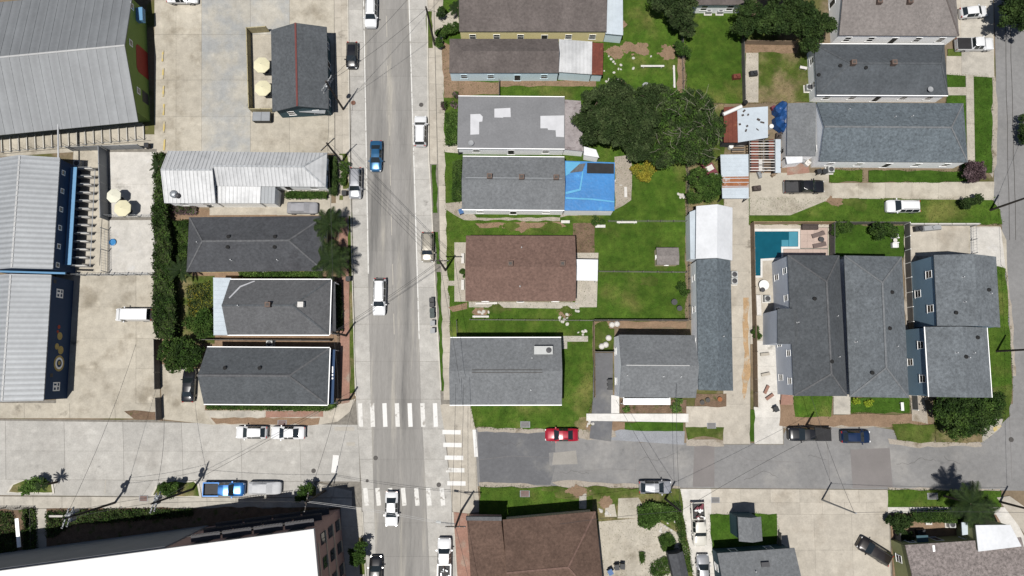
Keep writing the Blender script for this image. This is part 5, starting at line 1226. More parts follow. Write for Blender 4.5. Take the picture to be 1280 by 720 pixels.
def blob_points(blobs, n, clump=.9, shell=.55):
    """points gathered in clumps through the outer volume of several ellipsoids (x, y, z, rx, ry, rz)"""
    w = np.array([b[3] * b[4] for b in blobs]); w = w / w.sum(); out = []
    for b, f in zip(blobs, w):
        k = max(4, int(n * f)); nc = max(5, int(b[3] * b[4] * 5.0 / clump ** 2))
        d = nrg.normal(size=(nc, 3)); d[:, 2] = np.where(nrg.uniform(size=nc) < .75, np.abs(d[:, 2]), d[:, 2]); d /= np.linalg.norm(d, axis=1, keepdims=True)
        r = nrg.uniform(shell, 1.0, size=(nc, 1)) * nrg.uniform(.82, 1.12, size=(nc, 1)); cc = d * r * np.array(b[3:6]) + np.array(b[:3])
        cr = clump * nrg.uniform(.5, 1.15, size=nc)
        idx = nrg.integers(0, nc, size=k)
        g = nrg.normal(size=(k, 3)); g /= np.linalg.norm(g, axis=1, keepdims=True); g *= (nrg.uniform(size=(k, 1)) ** .45)
        out.append(cc[idx] + g * cr[idx][:, None] * np.array([1, 1, .75]))
    return np.concatenate(out)
def tree(label, blobs, h, m, n, leaf_s=.16, name='tree', cat='tree', clump=.8, trunk_r=.22, group=None, trunk=True, m2=None, bare=0, base=None):
    """blobs: (px, py, radius in photograph points[, height fraction])"""
    wb = []
    for b in blobs:
        z = h * (b[3] if len(b) > 3 else .62); c = P(b[0], b[1], z); r = b[2] / 8.5 * (HCAM - z) / HCAM
        wb.append((c.x, c.y, z, r, r, min(h - z, max(.5, r * .75))))
    ce = sum((Vector(b[:3]) * b[3] for b in wb), Vector()) / sum(b[3] for b in wb)
    root = thing(name, label, cat, (ce.x, ce.y, 0.1), 0, group); off = np.array([ce.x, ce.y, .1])
    lb = [(b[0] - ce.x, b[1] - ce.y, b[2] - .1, b[3], b[4], b[5]) for b in wb]
    if trunk:
        t = MB(); t.bar((0, 0, -.1), (.1, .05, h * .42), trunk_r, 9, trunk_r * .65)
        for b in lb:
            mid = Vector((b[0] * .4, b[1] * .4, h * .45)); t.bar((.1, .05, h * .38), mid, trunk_r * .5, 7, trunk_r * .38); t.bar(mid, b[:3], trunk_r * .38, 6, trunk_r * .12)
            for k in range(3):
                e = Vector(b[:3]) + Vector((rng.uniform(-1, 1) * b[3] * .8, rng.uniform(-1, 1) * b[4] * .8, rng.uniform(0, .6) * b[5])); t.bar(b[:3], e, trunk_r * .16, 5, .02)
        t.build('trunk', M['bark'], root)
    pts = blob_points(lb, n, clump)
    pts[:, 2] = np.maximum(pts[:, 2], .08)
    me = np_mesh('crown', leaves(pts, leaf_s), 4, M[m]); link_mesh('crown', me, root)
    if m2:
        p2 = blob_points([(b[0], b[1], b[2] + .2, b[3] * .95, b[4] * .95, b[5]) for b in lb], n // 5, clump * .6, .85)
        link_mesh('blossom' if m2 == 'l_pink' else 'light_foliage', np_mesh('foliage', leaves(p2, leaf_s), 4, M[m2]), root)
    for k in range(bare):                      # bare pale twigs sticking through the crown
        b = rng.choice(lb); t = MB(); p0 = Vector(b[:3]) + Vector((rng.uniform(-.5, .5) * b[3], rng.uniform(-.5, .5) * b[4], b[5] * .85)); d = Vector((rng.uniform(-1, 1), rng.uniform(-1, 1), .25)).normalized()
        for j in range(4):
            q = p0 + d * rng.uniform(.4, .8); t.bar(p0, q, .022, 5, .015); p0 = q; d = (d + Vector((rng.uniform(-.6, .6), rng.uniform(-.6, .6), 0))).normalized()
        t.build('bare_branch', M['twig'], root)
    return root
def hedge(label, poly, h, m, n, leaf_s=.11, name='hedge', m2=None, rough=.35):
    w = [P2(p, h * .7) for p in poly]; cx = sum(p[0] for p in w) / len(w); cy = sum(p[1] for p in w) / len(w)
    root = thing(name, label, name if name != 'hedge' else 'hedge', (cx, cy, .1))
    xs_ = [p[0] for p in w]; ys_ = [p[1] for p in w]; k = n * 3
    x = nrg.uniform(min(xs_) - .2, max(xs_) + .2, k); y = nrg.uniform(min(ys_) - .2, max(ys_) + .2, k)
    jx = x + nrg.normal(size=k) * .12; jy = y + nrg.normal(size=k) * .12
    ok = in_poly(jx, jy, w); x, y = x[ok][:n], y[ok][:n]
    bump_ = np.sin(x * 2.1 + np.sin(y * 1.7)) * np.sin(y * 2.6 + np.cos(x * 1.3)) * .5 + np.sin(x * 5.3 + y * 4.1) * .25
    z = h * (1 - rough * .5) + bump_ * rough * h * .6 - nrg.uniform(size=len(x)) ** 2.2 * h * .75
    pts = np.stack([x - cx, y - cy, np.maximum(z, .05)], axis=1)
    link_mesh('foliage', np_mesh('foliage', leaves(pts, leaf_s), 4, M[m]), root)
    if m2: link_mesh('foliage', np_mesh('foliage', leaves(pts[::5] + np.array([.05, .03, .08]), leaf_s), 4, M[m2]), root)
    st_ = MB()
    for q in pts[:: max(1, len(pts) // 14)]: st_.bar((q[0], q[1], -.1), (q[0], q[1], max(.2, q[2])), .03, 5, .015)
    st_.build('stems', M['bark'], root, kind='stuff')
    return root
def in_poly(x, y, poly):
    c = np.zeros(len(x), bool); n = len(poly); j = n - 1
    for i in range(n):
        xi, yi = poly[i]; xj, yj = poly[j]
        c ^= ((yi > y) != (yj > y)) & (x < (xj - xi) * (y - yi) / (yj - yi + 1e-12) + xi); j = i
    return c
tree('large dark oak spreading behind the white patched roof', [(746, 128, 20, .7), (757, 158, 30, .62), (772, 120, 23, .72), (792, 150, 30, .7), (815, 124, 22, .65), (739, 166, 14, .5), (800, 184, 20, .55), (728, 150, 12, .5)], 9.5, 'l_oak', 62000, .15, clump=.85, trunk_r=.4)
tree('broad oak with bare pale twigs beside rusty sheds', [(838, 140, 30, .68), (868, 138, 25, .66), (884, 163, 22, .6), (850, 176, 30, .6), (828, 194, 18, .5), (874, 192, 18, .5)], 8.5, 'l_oak', 54000, .15, clump=.8, trunk_r=.35, bare=34, m2='l_mid')
tree('dense dark tree at the top beside taupe tile roof', [(940, 18, 20), (968, 28, 24), (1000, 22, 26), (1026, 34, 20), (980, 0, 26), (1012, 56, 14, .5), (930, 34, 12, .5)], 8, 'l_dark', 50000, .15, clump=.8, trunk_r=.35)
tree('dark tree at the top edge between two lawns', [(828, 4, 16), (848, 18, 20), (858, -4, 20), (856, 36, 10, .5)], 6.5, 'l_oak', 13000, .15, trunk_r=.2)
tree('dark tree in the upper right corner over the street', [(1266, 8, 20), (1280, 24, 22), (1256, 28, 8), (1290, 0, 30)], 8, 'l_dark', 14000, .16, trunk_r=.3)
tree('dark shrub at the right edge of the east street', [(1281, 160, 6), (1282, 172, 7), (1280, 150, 5)], 2.5, 'l_dark', 2500, .13, name='shrub', cat='shrub', trunk_r=.08)
tree('full round green tree in front of blue walled house', [(1185, 512, 20), (1208, 508, 22), (1234, 512, 18), (1200, 530, 18), (1222, 528, 16), (1244, 500, 10, .5)], 6, 'l_mid', 26000, .14, clump=.7, trunk_r=.25, m2='l_dark')
tree('leafy green tree beside maroon boat frame', [(872, 222, 13), (886, 238, 15), (870, 244, 12), (894, 226, 10)], 4.5, 'l_mid', 9000, .13, clump=.6, trunk_r=.14)
tree('yellow flowering shrub by the blue tarp roof', [(799, 215, 10), (812, 210, 10), (808, 219, 8)], 2.4, 'l_yellow', 3800, .12, name='shrub', cat='shrub', clump=.5, trunk_r=.08)
tree('round green tree beside pale metal rear roof', [(246, 405, 13), (256, 398, 12), (255, 413, 12), (262, 405, 8)], 4.2, 'l_mid', 7500, .12, clump=.55, trunk_r=.12)
tree('dark green bush mass over the corner driveway', [(214, 440, 15), (232, 436, 16), (246, 442, 10), (220, 454, 12), (240, 452, 10)], 3.6, 'l_mid', 10000, .13, name='bush', cat='bush', clump=.6, trunk_r=.12, m2='l_dark')
tree('purple leaved crape myrtle at the end of the white house', [(1214, 210, 10), (1222, 216, 10), (1213, 220, 9), (1226, 208, 6)], 3.2, 'l_purple', 5200, .12, clump=.5, trunk_r=.1)
tree('small dark tree at the end of yard lawn by east street', [(1206, 255, 7), (1214, 252, 6), (1222, 249, 6)], 2.4, 'l_dark', 2600, .12, clump=.5, trunk_r=.08)
tree('small bright tree in the left planter island', [(38, 608, 8), (46, 605, 9), (30, 612, 6)], 2.4, 'l_light', 3200, .12, clump=.45, trunk_r=.08)
tree('small bright tree in the middle planter island', [(206, 610, 8), (214, 614, 8), (220, 607, 5)], 3.0, 'l_mid', 3200, .12, clump=.45, trunk_r=.08)
tree('dense small tree in the right planter island', [(380, 616, 8), (388, 610, 6), (376, 622, 6)], 3.0, 'l_mid', 3000, .12, clump=.45, trunk_r=.08)
tree('street tree beside brick building at the bottom', [(446, 690, 9), (451, 697, 8), (444, 700, 7), (452, 682, 6)], 3.6, 'l_mid', 3600, .13, clump=.45, trunk_r=.1)
hedge('scrub bush mass on the broken slab lot', [(798, 636), (812, 628), (840, 634), (848, 646), (838, 652), (826, 650), (812, 662), (799, 656)], 1.3, 'l_mid', 9500, .11, name='bush', m2='l_light', rough=.7)
hedge('small weed bush in the middle of broken slabs', [(824, 672), (836, 666), (844, 676), (842, 686), (830, 690)], .8, 'l_mid', 3200, .1, name='bush', rough=.8)
hedge('weedy bushes at the bottom of broken slab lot', [(814, 704), (826, 698), (838, 694), (842, 704), (840, 716), (822, 722), (812, 716)], .5, 'l_mid', 3000, .09, name='bush', rough=.9)
tree('rounded hedge bush at the corner of lower right garden', [(1115, 650, 8, .5), (1128, 652, 9, .5), (1122, 660, 8, .5), (1136, 652, 6, .5)], 1.9, 'l_dark', 5200, .11, name='bush', cat='bush', clump=.45, trunk_r=.06)
hedge('clipped hedge row behind the lower right sidewalk', [(1141, 641), (1170, 639), (1200, 640), (1207, 646), (1204, 653), (1175, 652), (1145, 652)], 1.7, 'l_mid', 7000, m2='l_dark')
tree('dark shrub beside the entry of lower right house', [(1128, 668, 6, .5), (1135, 672, 6, .5)], 1.6, 'l_dark', 1800, .11, name='bush', cat='bush', clump=.4, trunk_r=.05)
tree('leafy shrub in the corner of garden lawn by pool fence', [(1048, 286, 8), (1058, 284, 7), (1044, 292, 5)], 2.2, 'l_mid', 3200, .12, name='shrub', cat='shrub', clump=.45, trunk_r=.06)
tree('leafy shrub row at the right of garden lawn', [(1096, 287, 8), (1108, 286, 8), (1116, 290, 7), (1100, 294, 6)], 2.4, 'l_mid', 4000, .12, name='shrub', cat='shrub', clump=.45, trunk_r=.06, m2='l_dark')
tree('small shrub beside the pool house patio', [(944, 413, 5), (947, 420, 5)], 1.5, 'l_mid', 1400, .1, name='shrub', cat='shrub', clump=.35, trunk_r=.04)
hedge('bushy hedge in front of white patched house', [(557, 143), (567, 139), (573, 147), (572, 178), (558, 181)], 1.8, 'l_mid', 5200, m2='l_light')
hedge('hedge strip in front of grey chimney house', [(567, 202), (576, 201), (576, 250), (566, 250)], 1.8, 'l_mid', 5000, m2='l_dark')
tree('green shrubs at the front of sooty brown house', [(552, 42, 8), (562, 38, 8), (570, 34, 7), (548, 54, 6)], 2.0, 'l_mid', 4200, .12, name='shrub', cat='shrub', clump=.45, trunk_r=.06)
tree('dark round tree on the top sidewalk by the east kerb', [(550, 17, 5), (553, 13, 4)], 2.6, 'l_dark', 1500, .12, clump=.4, trunk_r=.06)
tree('small shrub and flowers near the bare soil lot', [(556, 132, 5, .5), (569, 118, 4, .5), (568, 131, 4, .5)], 1.0, 'l_purple', 1500, .1, name='shrub', cat='shrub', clump=.35, trunk_r=.04, m2='l_mid')
tree('small tree growing over the fence between the top lawns', [(852, 62, 8), (860, 66, 6), (848, 56, 6)], 3.5, 'l_mid', 1900, .12, clump=.4, trunk_r=.07)
tree('low bush beside the white carport', [(745, 277, 6, .5), (752, 278, 4, .5)], 1.0, 'l_mid', 1300, .1, name='bush', cat='bush', clump=.35, trunk_r=.04)
tree('dark green bush by the fence of lower back lawn', [(852, 358, 6, .5), (856, 366, 5, .5)], 1.4, 'l_mid', 1600, .1, name='bush', cat='bush', clump=.35, trunk_r=.04)
tree('lime green plant left in the front lawn of hip roof house', [(1068, 501, 4, .5), (1072, 503, 3, .5)], .8, 'l_lime', 800, .1, name='shrub', cat='shrub', clump=.3, trunk_r=.03)
tree('lime green plant right in the front lawn of hip roof house', [(1084, 504, 4, .5), (1089, 501, 3, .5)], .8, 'l_lime', 800, .1, name='shrub', cat='shrub', clump=.3, trunk_r=.03)
tree('flowering bed plants in front of pale gable house', [(783, 511, 5, .5), (845, 510, 6, .5), (848, 502, 5, .5)], .9, 'l_light', 2000, .1, name='shrub', cat='shrub', clump=.3, trunk_r=.03)
tree('round potted bush between the two front steps of brown roof house', [(579, 341, 4.5, .5)], 1.2, 'l_mid', 900, .09, name='shrub', cat='shrub', clump=.3, trunk_r=.04)
tree('small shrub in front of metal roof cottage hedge', [(430, 208, 6, .5), (432, 216, 6, .5), (429, 226, 5, .5)], 1.4, 'l_mid', 2600, .11, name='shrub', cat='shrub', clump=.4, trunk_r=.04)
hedge('long hedge in front of metal roof cottage porch', [(357, 240), (408, 240), (408, 247), (357, 247)], 1.3, 'l_mid', 4200)
hedge('dark shrubs along the front of metal roof cottage', [(411, 196), (420, 196), (421, 242), (412, 243)], 1.6, 'l_dark', 4200)
hedge('dark shrubs in front of two chimney house', [(417, 354), (425, 354), (427, 412), (419, 412)], 1.3, 'l_dark', 4000, rough=.6)
hedge('green hedge along the south wall of corner slate house', [(258, 506), (408, 507), (416, 500), (420, 508), (410, 513), (259, 511)], 1.1, 'l_mid', 8000, .1)
hedge('row of low plants between charcoal and two chimney houses', [(298, 340), (400, 339), (402, 346), (300, 346)], .8, 'l_mid', 4200, .1, m2='l_light', rough=.7)
hedge('tangled plants behind the metal roof cottage', [(209, 256), (244, 256), (244, 267), (210, 266)], 1.0, 'l_purple', 3400, .1, name='bush', m2='l_mid', rough=.8)
hedge('vine covered hedge along the shelter yards', [(193, 192), (205, 192), (209, 240), (208, 270), (214, 300), (213, 345), (193, 345), (194, 300), (191, 270), (194, 240)], 2.7, 'l_vine', 20000, .13, m2='l_mid')
hedge('vine covered hedge along the lower car park', [(192, 346), (214, 346), (219, 370), (220, 400), (217, 424), (196, 422), (192, 400), (193, 370)], 2.7, 'l_vine', 16000, .13, m2='l_mid')
hedge('overgrown back garden plants behind charcoal hip house', [(211, 276), (234, 276), (234, 316), (228, 345), (214, 345)], .9, 'l_mid', 7000, .11, name='bush', m2='l_vine', rough=.8)
hedge('brown and yellow weeds behind two chimney house', [(232, 358), (262, 352), (264, 392), (236, 396)], .5, 'l_vine', 2400, .1, name='bush', m2='l_yellow', rough=.9)
hedge('low shrubs along the shaded bed by south sidewalk', [(57, 640), (150, 637), (240, 637), (240, 645), (150, 652), (90, 655), (66, 672), (57, 672)], .8, 'l_vine', 9000, .11, m2='l_mid', rough=.9)
hedge('shrubs around the bottom left patio', [(27, 636), (42, 637), (44, 690), (28, 690)], .9, 'l_vine', 3600, .11, name='bush', m2='l_mid', rough=.9)
hedge('shrubs on the far left of bottom patio', [(-6, 640), (14, 640), (20, 700), (-6, 705)], .9, 'l_vine', 3600, .11, name='bush', m2='l_mid', rough=.9)
hedge('weeds along the fence of the broken slab lot', [(840, 628), (850, 628), (866, 715), (856, 715)], .5, 'l_mid', 3600, .09, name='bush', rough=.9)

hedge('small upright weed patch on broken slabs', [(800, 690), (805, 691), (805, 702), (801, 704)], .6, 'l_mid', 700, .09, name='bush', rough=.8)
# palms
def frond_mesh(L, leaf_l, n=26, droop=.5, fan=False):
    mb = MB(); pts = []
    for i in range(n + 1):
        t = i / n; pts.append(Vector((L * t * (1 - .12 * t * droop), 0, L * (.34 * t - droop * .75 * t * t))))
    for i in range(n): mb.bar(pts[i], pts[i + 1], .035 * (1 - i / n) + .008, 4, cap=False)
    for i in range(2, n + 1):
        t = i / n; ll = leaf_l * (math.sin(math.pi * min(1, t * .9 + .12)) ** .6)
        d = (pts[i] - pts[i - 1]).normalized()
        for s_ in (-1, 1):
            e = pts[i] + (d * .55 + Vector((0, s_, -.28))).normalized() * ll
            w = d * .055
            mb.add([pts[i] - w, pts[i] + w, e + w * .2, e - w * .2], [(0, 1, 2, 3)])
    return mb.mesh('frond', M['l_palm'])
FR = {k: frond_mesh(*v) for k, v in dict(big=(2.9, .75), mid=(2.1, .6), thin=(2.3, .35)).items()}
def palm(label, px, py, h, kind='big', n=16, tr=.16, lean=(0, 0), tilt=(-.35, .35), scale=1.0, name='palm_tree'):
    top = P(px, py, h); root = thing(name, label, 'palm tree', (top.x - lean[0], top.y - lean[1], 0.08))
    t = MB(); pr_ = Vector((0, 0, -.05)); seg = 7
    for i in range(1, seg + 1):
        f = i / seg; q = Vector((lean[0] * f * f, lean[1] * f * f, h * f)); t.bar(pr_, q, tr * (1.15 - .35 * f), 9, tr * (1.1 - .35 * f)); pr_ = q
    t.build('trunk', M['bark'], root)
    for i in range(n):
        a = 2 * math.pi * i / n * 1.618 * 1.0 + rng.uniform(-.2, .2); el = rng.uniform(*tilt)
        link_mesh('frond', FR[kind], root, (lean[0], lean[1], h - .05), (rng.uniform(-.25, .25), -el, a), [scale * rng.uniform(.8, 1.1)] * 3)
    return root
palm('upper one of two palms in front of charcoal hip house', 412, 281, 4.2, 'big', 18)
palm('lower one of two palms in front of charcoal hip house', 413, 326, 4.0, 'big', 20, scale=1.15)
palm('spiky palm beside the rear of charcoal hip house', 226, 337, 3.2, 'thin', 20)
palm('small palm at the right end of left planter island', 52, 607, 3.4, 'thin', 14, scale=.55)
palm('large palm over the verge at the lower right street', 1213, 629, 6.0, 'big', 15, scale=1.15)
palm('palm leaning beside the large palm at the lower right', 1224, 640, 4.5, 'big', 16, scale=1.0)
palm('small palm shrub at the back of the top lawn', 856, 30, 3.0, 'mid', 12)
palm('small palm in the shelter yard corner by grey wall', 199, 208, 2.6, 'thin', 12, scale=.8)
palm('palm shrub at the front of the top cream house', 572, 10, 2.0, 'mid', 12, scale=.8)

# grass blades standing on the lawns
def in_poly(x, y, poly):
    c = np.zeros(len(x), bool); n = len(poly); j = n - 1
    for i in range(n):
        xi, yi = poly[i]; xj, yj = poly[j]
        c ^= ((yi > y) != (yj > y)) & (x < (xj - xi) * (y - yi) / (yj - yi + 1e-12) + xi); j = i
    return c
for mm, key in (('blade', ('lawn', 'lawn_deep')), ('blade_dry', ('lawn_dry',))):
    allp = []
    for pts, m_, z in lawns:
        if m_ not in key: continue
        w = [P2(p, z) for p in pts]; xs_ = [p[0] for p in w]; ys_ = [p[1] for p in w]
        area = abs(sum(w[i][0] * w[(i + 1) % len(w)][1] - w[(i + 1) % len(w)][0] * w[i][1] for i in range(len(w)))) / 2
        bb_ = (max(xs_) - min(xs_)) * (max(ys_) - min(ys_)); k = int(min(area, 3000) * 26 * bb_ / max(area, 1))
        x = nrg.uniform(min(xs_), max(xs_), k); y = nrg.uniform(min(ys_), max(ys_), k); ok = in_poly(x, y, w)
        allp.append(np.stack([x[ok], y[ok], np.full(ok.sum(), z - .01)], axis=1))
        for i in range(len(w)):
            a_, b_ = np.array(w[i]), np.array(w[(i + 1) % len(w)]); ln_ = np.linalg.norm(b_ - a_); kk = int(ln_ * 22)
            if kk < 1: continue
            t_ = nrg.uniform(size=(kk, 1)); patchy = (np.sin(t_[:, 0] * ln_ * 1.3 + i) + np.sin(t_[:, 0] * ln_ * .47 + 2 * i)) > -.3
            p_ = a_ + (b_ - a_) * t_ + nrg.normal(size=(kk, 2)) * .13; p_ = p_[patchy]
            allp.append(np.stack([p_[:, 0], p_[:, 1], np.full(len(p_), z - .02)], axis=1))
    b = np.concatenate(allp); n = len(b); an = nrg.uniform(0, 2 * np.pi, n); wd = nrg.uniform(.03, .07, n); hh = nrg.uniform(.05, .15, n)
    d = np.stack([np.cos(an), np.sin(an), np.zeros(n)], axis=1) * wd[:, None]; ln = nrg.normal(size=(n, 3)) * .07; ln[:, 2] = hh
    co = np.stack([b - d, b + d, b + ln], axis=1).reshape(-1, 3)
    o = link_mesh('grass_blades' if mm == 'blade' else 'dry_grass_blades', np_mesh('grass_blades', co, 3, M[mm])); o['kind'] = 'stuff'

# ------------------------------------------------------------------ smaller things
def umbrella(label, px, py, m, r=1.3, h=2.6):
    b = P(px, py, h); root = thing('patio_umbrella', label, 'umbrella', (b.x, b.y, .1)); n = 8; mb = MB()
    ring = [(r * math.cos(2 * math.pi * (i + .5) / n), r * math.sin(2 * math.pi * (i + .5) / n), h - .45) for i in range(n)]
    mb.add([(0, 0, h)] + ring, [(0, 1 + i, 1 + (i + 1) % n) for i in range(n)]); mb.add([(0, 0, h - .04)] + [(x, y, z - .04) for x, y, z in ring], [(0, 1 + (i + 1) % n, 1 + i) for i in range(n)])
    mb.add(ring + [(x, y, z - .14) for x, y, z in ring], [(i, i + n, (i + 1) % n + n, (i + 1) % n) for i in range(n)])
    c = mb.build('canopy', M[m], root); MB().bar((0, 0, 0), (0, 0, h + .08), .03).build('pole', M['steel'], root)
    MB().lathe((0, 0, 0), [(.35, 0), (.35, .08), (.08, .14)], 12).build('base', M['iron'], root)
    rb = MB()
    for i in range(n): MB().bar((0, 0, h - .06), (ring[i][0] * .97, ring[i][1] * .97, ring[i][2] - .06), .015, 4).build('rib', M['steel'], root)
umbrella('upper cream umbrella on the cafe patio', 326, 80, 'umb'); umbrella('lower cream umbrella on the cafe patio', 327.5, 109, 'umb')
umbrella('ivory umbrella beside grey shelter yard wall', 140.5, 244, 'umb_white', 1.1); umbrella('cream umbrella in the shelter yard beside ivory one', 151.5, 259.5, 'umb', 1.3)
def ac_unit(label, px, py, s=.9, base=.15, h=.8, pad=True):
    b = P(px, py, base); root = thing('air_conditioner', label, 'air conditioner', b)
    if pad: MB().box((0, 0, .04), (s * 1.35, s * 1.35, .1)).build('pad', M['conc_pale'], root)
    c = MB().box((0, 0, .1 + h / 2), (s, s, h)).build('casing', M['ac'], root)
    MB().lathe((0, 0, .1 + h), [(s * .42, 0), (s * .42, .03), (s * .3, .05), (s * .08, .06)], 14).build('fan_grille', M['ac_dark'], c)
for lb, x, y in (('left of two air conditioners behind the top lawn house', 884.5, 15), ('right of two air conditioners behind the top lawn house', 899, 15), ('upper of two air conditioners beside long driveway house', 916, 344),
                 ('lower of two air conditioners beside long driveway house', 916, 352), ('air conditioner behind charcoal slate hip roof house', 1009, 111.5), ('air conditioner beside dark bins at the white walled house', 1036, 213.5),
                 ('air conditioner between lower west houses', 339, 430), ('air conditioner at the pool house patio', 957, 374), ('white air conditioner beside north shelter runs', 100, 206), ('air conditioner in lower right garden', 1186, 654)):
    ac_unit(lb, x, y)
def cart(label, px, py, m, rz=0, base=.05, s=1.0, group=None):
    b = P(px, py, base); root = thing('wheelie_bin', label, 'trash bin', b, rz, group)
    MB().box((0, 0, .55 * s), (.5 * s, .56 * s, .9 * s), 0, 1.22).build('body', M[m], root)
    l = MB().box((0, 0, 1.04 * s), (.66 * s, .74 * s, .07)); l.box((-.32 * s, 0, 1.0 * s), (.1, .5 * s, .06)); l.build('lid', M[m], root)
    for y in (-1, 1): MB().bar((-.25 * s, y * .24 * s, .13), (-.25 * s, y * .32 * s, .13), .13, 10).build('wheel', M['tyre'], root)
for lb, x, y, m in (('topmost black bin of the kerb row beside brown house', 540.5, 376, 'bin_black'), ('second black bin of the kerb row beside brown house', 540.8, 381.5, 'bin_black'), ('upper dark green bin in the kerb row', 541, 389, 'bin_green'),
                    ('lower dark green bin in the kerb row', 541.3, 395, 'bin_green'), ('small grey topped bin in the kerb row', 541.8, 404.5, 'plastic_grey'), ('lowest bin of the kerb row beside brown house', 541.8, 414, 'plastic_grey')): cart(lb, x, y, m, 0)
for lb, x, y, m, r in (('blue bin by the front steps of grey chimney house', 577, 266, 'bin_blue', .3), ('upper black bin on the asphalt drive', 761.5, 477.5, 'bin_black', 0), ('lower black bin on the asphalt drive', 761.8, 484, 'bin_black', 0),
                       ('blue bin at the bottom of broken slab lot', 762, 713, 'bin_blue', .5), ('left black bin at the bottom of broken slab lot', 770, 707, 'bin_black', .1), ('right black bin at the bottom of broken slab lot', 777, 706, 'bin_black', -.1),
                       ('dark bin in the shelter yard corner', 187, 184, 'bin_black', 0), ('left dark bin by the white house wall', 1021, 216.5, 'bin_black', .2), ('right dark bin by the white house wall', 1028, 216.5, 'bin_black', 0), ('black bin on the shared driveway', 967.5, 511, 'bin_black', .4),
                       ('dark bin on the verge by palm trees', 437, 349.5, 'bin_black', 0), ('dark bin behind the cafe', 354, 142, 'bin_black', 0), ('green bin behind the cafe', 361, 142.5, 'bin_green', .3), ('black bin by white patched house front', 576, 191, 'bin_black', 0),
                       ('grey bin at the cottage side path', 265, 257, 'bin_black', 0), ('small dark bin near crosswalk verge', 432, 243, 'bin_black', 0)): cart(lb, x, y, m, r, .15)
# dumpster behind the cafe
t = thing('dumpster', 'dark dumpster with slate lid at cafe patio corner', 'dumpster', P(330, 149, .06))
MB().box((0, 0, .6), (2.5, 1.3, 1.1), 0, 1.08).build('body', M['bin_black'], t)
for s_ in (-1, 1): MB().box((s_ * .66, .0, 1.2), (1.28, 1.4, .06)).build('lid', M['tin_grey'], t)
# pool
def pw(pts, z): return [P2(p, z) for p in pts]
pool = thing('swimming_pool', 'blue L shaped swimming pool with white coping', 'swimming pool', P(970, 305, 0)); po = P(970, 305, 0)
def loc(pts, z): return [(a - po.x, b - po.y) for a, b in pw(pts, z)]
MB().prism(loc([(941, 286), (1000, 286), (1000, 311), (979, 311), (979, 325), (953, 326), (953, 347), (941, 347)], .13), .0, .17).build('coping', M['coping'], pool)
MB().prism(loc([(943.3, 289.3), (997.6, 289.3), (997.6, 308.4), (976.4, 308.4), (976.4, 322), (950.6, 323.5), (950.6, 344.6), (943.3, 344.6)], .13), .1, .176).build('water', M['water'], pool)
MB().prism(loc([(986, 290), (997, 290), (997, 308), (986, 308)], .13), .12, .181).build('shallow_step', M['pool_floor'], pool)
MB().prism(loc([(976.8, 300), (985.4, 300), (985.4, 308), (976.8, 308)], .13), .12, .1805).build('shallow_step', M['pool_floor'], pool)
dk = sheet('pool_deck', [(1000, 284), (1035, 284), (1035, 320), (979, 320), (979, 311), (1000, 311)], .14, M['joint'])
slabs(dk, [(1000.5, 284.5), (1034.5, 284.5), (1034.5, 310), (1000.5, 310)], 4, 3, .168, M['deck'], .012, name='paving_slab'); slabs(dk, [(979.5, 311.5), (1034.5, 311.5), (1034.5, 319.5), (979.5, 319.5)], 6, 1, .167, M['deck'], .012, name='paving_slab')
def lounger(label, px, py, rz, m='lounger'):
    t = thing('sun_lounger', label, 'sun lounger', P(px, py, .17), rz)
    MB().box((-.2, 0, .3), (1.3, .62, .1)).build('seat', M[m], t); o = MB().plank((.42, 0, .33), (.95, 0, .68), .62, .1).build('backrest', M[m], t)
    for x in (-.75, .35):
        for y in (-.25, .25): MB().box((x, y, .125), (.06, .06, .25)).build('leg', M['iron'], t)
lounger('upper taupe sun lounger on the pool deck', 1021, 294, .3); lounger('lower taupe sun lounger on the pool deck', 1022.5, 307, .2)
def sofa(label, px, py, m, L=2.0, rz=0, base=.17, name='garden_sofa', cat='sofa'):
    t = thing(name, label, cat, P(px, py, base), rz); MB().box((0, 0, .25), (L, .75, .4)).build('seat', M[m], t); MB().box((0, .33, .6), (L, .14, .35)).build('backrest', M[m], t)
    for s_ in (-1, 1): MB().box((s_ * (L / 2 - .06), -.07, .5), (.12, .6, .14)).build('armrest', M[m], t)
sofa('dark sofa at the north edge of pool deck', 1011, 284.5, 'junk_dark', 2.4)
def table(label, px, py, m, r=.35, h=.55, base=.17):
    t = thing('side_table', label, 'table', P(px, py, base)); MB().lathe((0, 0, h - .05), [(r, 0), (r, .05), (.05, .052)], 16).build('table_top', M[m], t); MB().bar((0, 0, 0), (0, 0, h - .04), .05).build('leg', M['iron'], t); MB().lathe((0, 0, 0), [(r * .6, 0), (r * .6, .04), (.05, .05)], 12).build('base', M['iron'], t)
table('black side table between the two sun loungers', 1025, 300, 'ac_dark', .4)
sofa('upper white armchair on the garden lawn', 1117, 295.5, 'plastic_white', .9, 3.14, .13, 'garden_chair', 'chair'); sofa('lower white armchair on the garden lawn', 1117, 307, 'plastic_white', .9, 0, .13, 'garden_chair', 'chair'); table('small white table between garden armchairs', 1117, 301, 'junk_white', .3, .5, .13)
table('large white table on the pool house patio', 953, 357, 'plastic_white', .75, .72, .12); table('dark round grill on the pool house patio', 951, 363, 'ac_dark', .35, .85, .12)
sofa('pale bench beside the pool house patio', 947, 382, 'junk_white', 3.0, math.pi / 2, .12, 'garden_bench', 'bench')
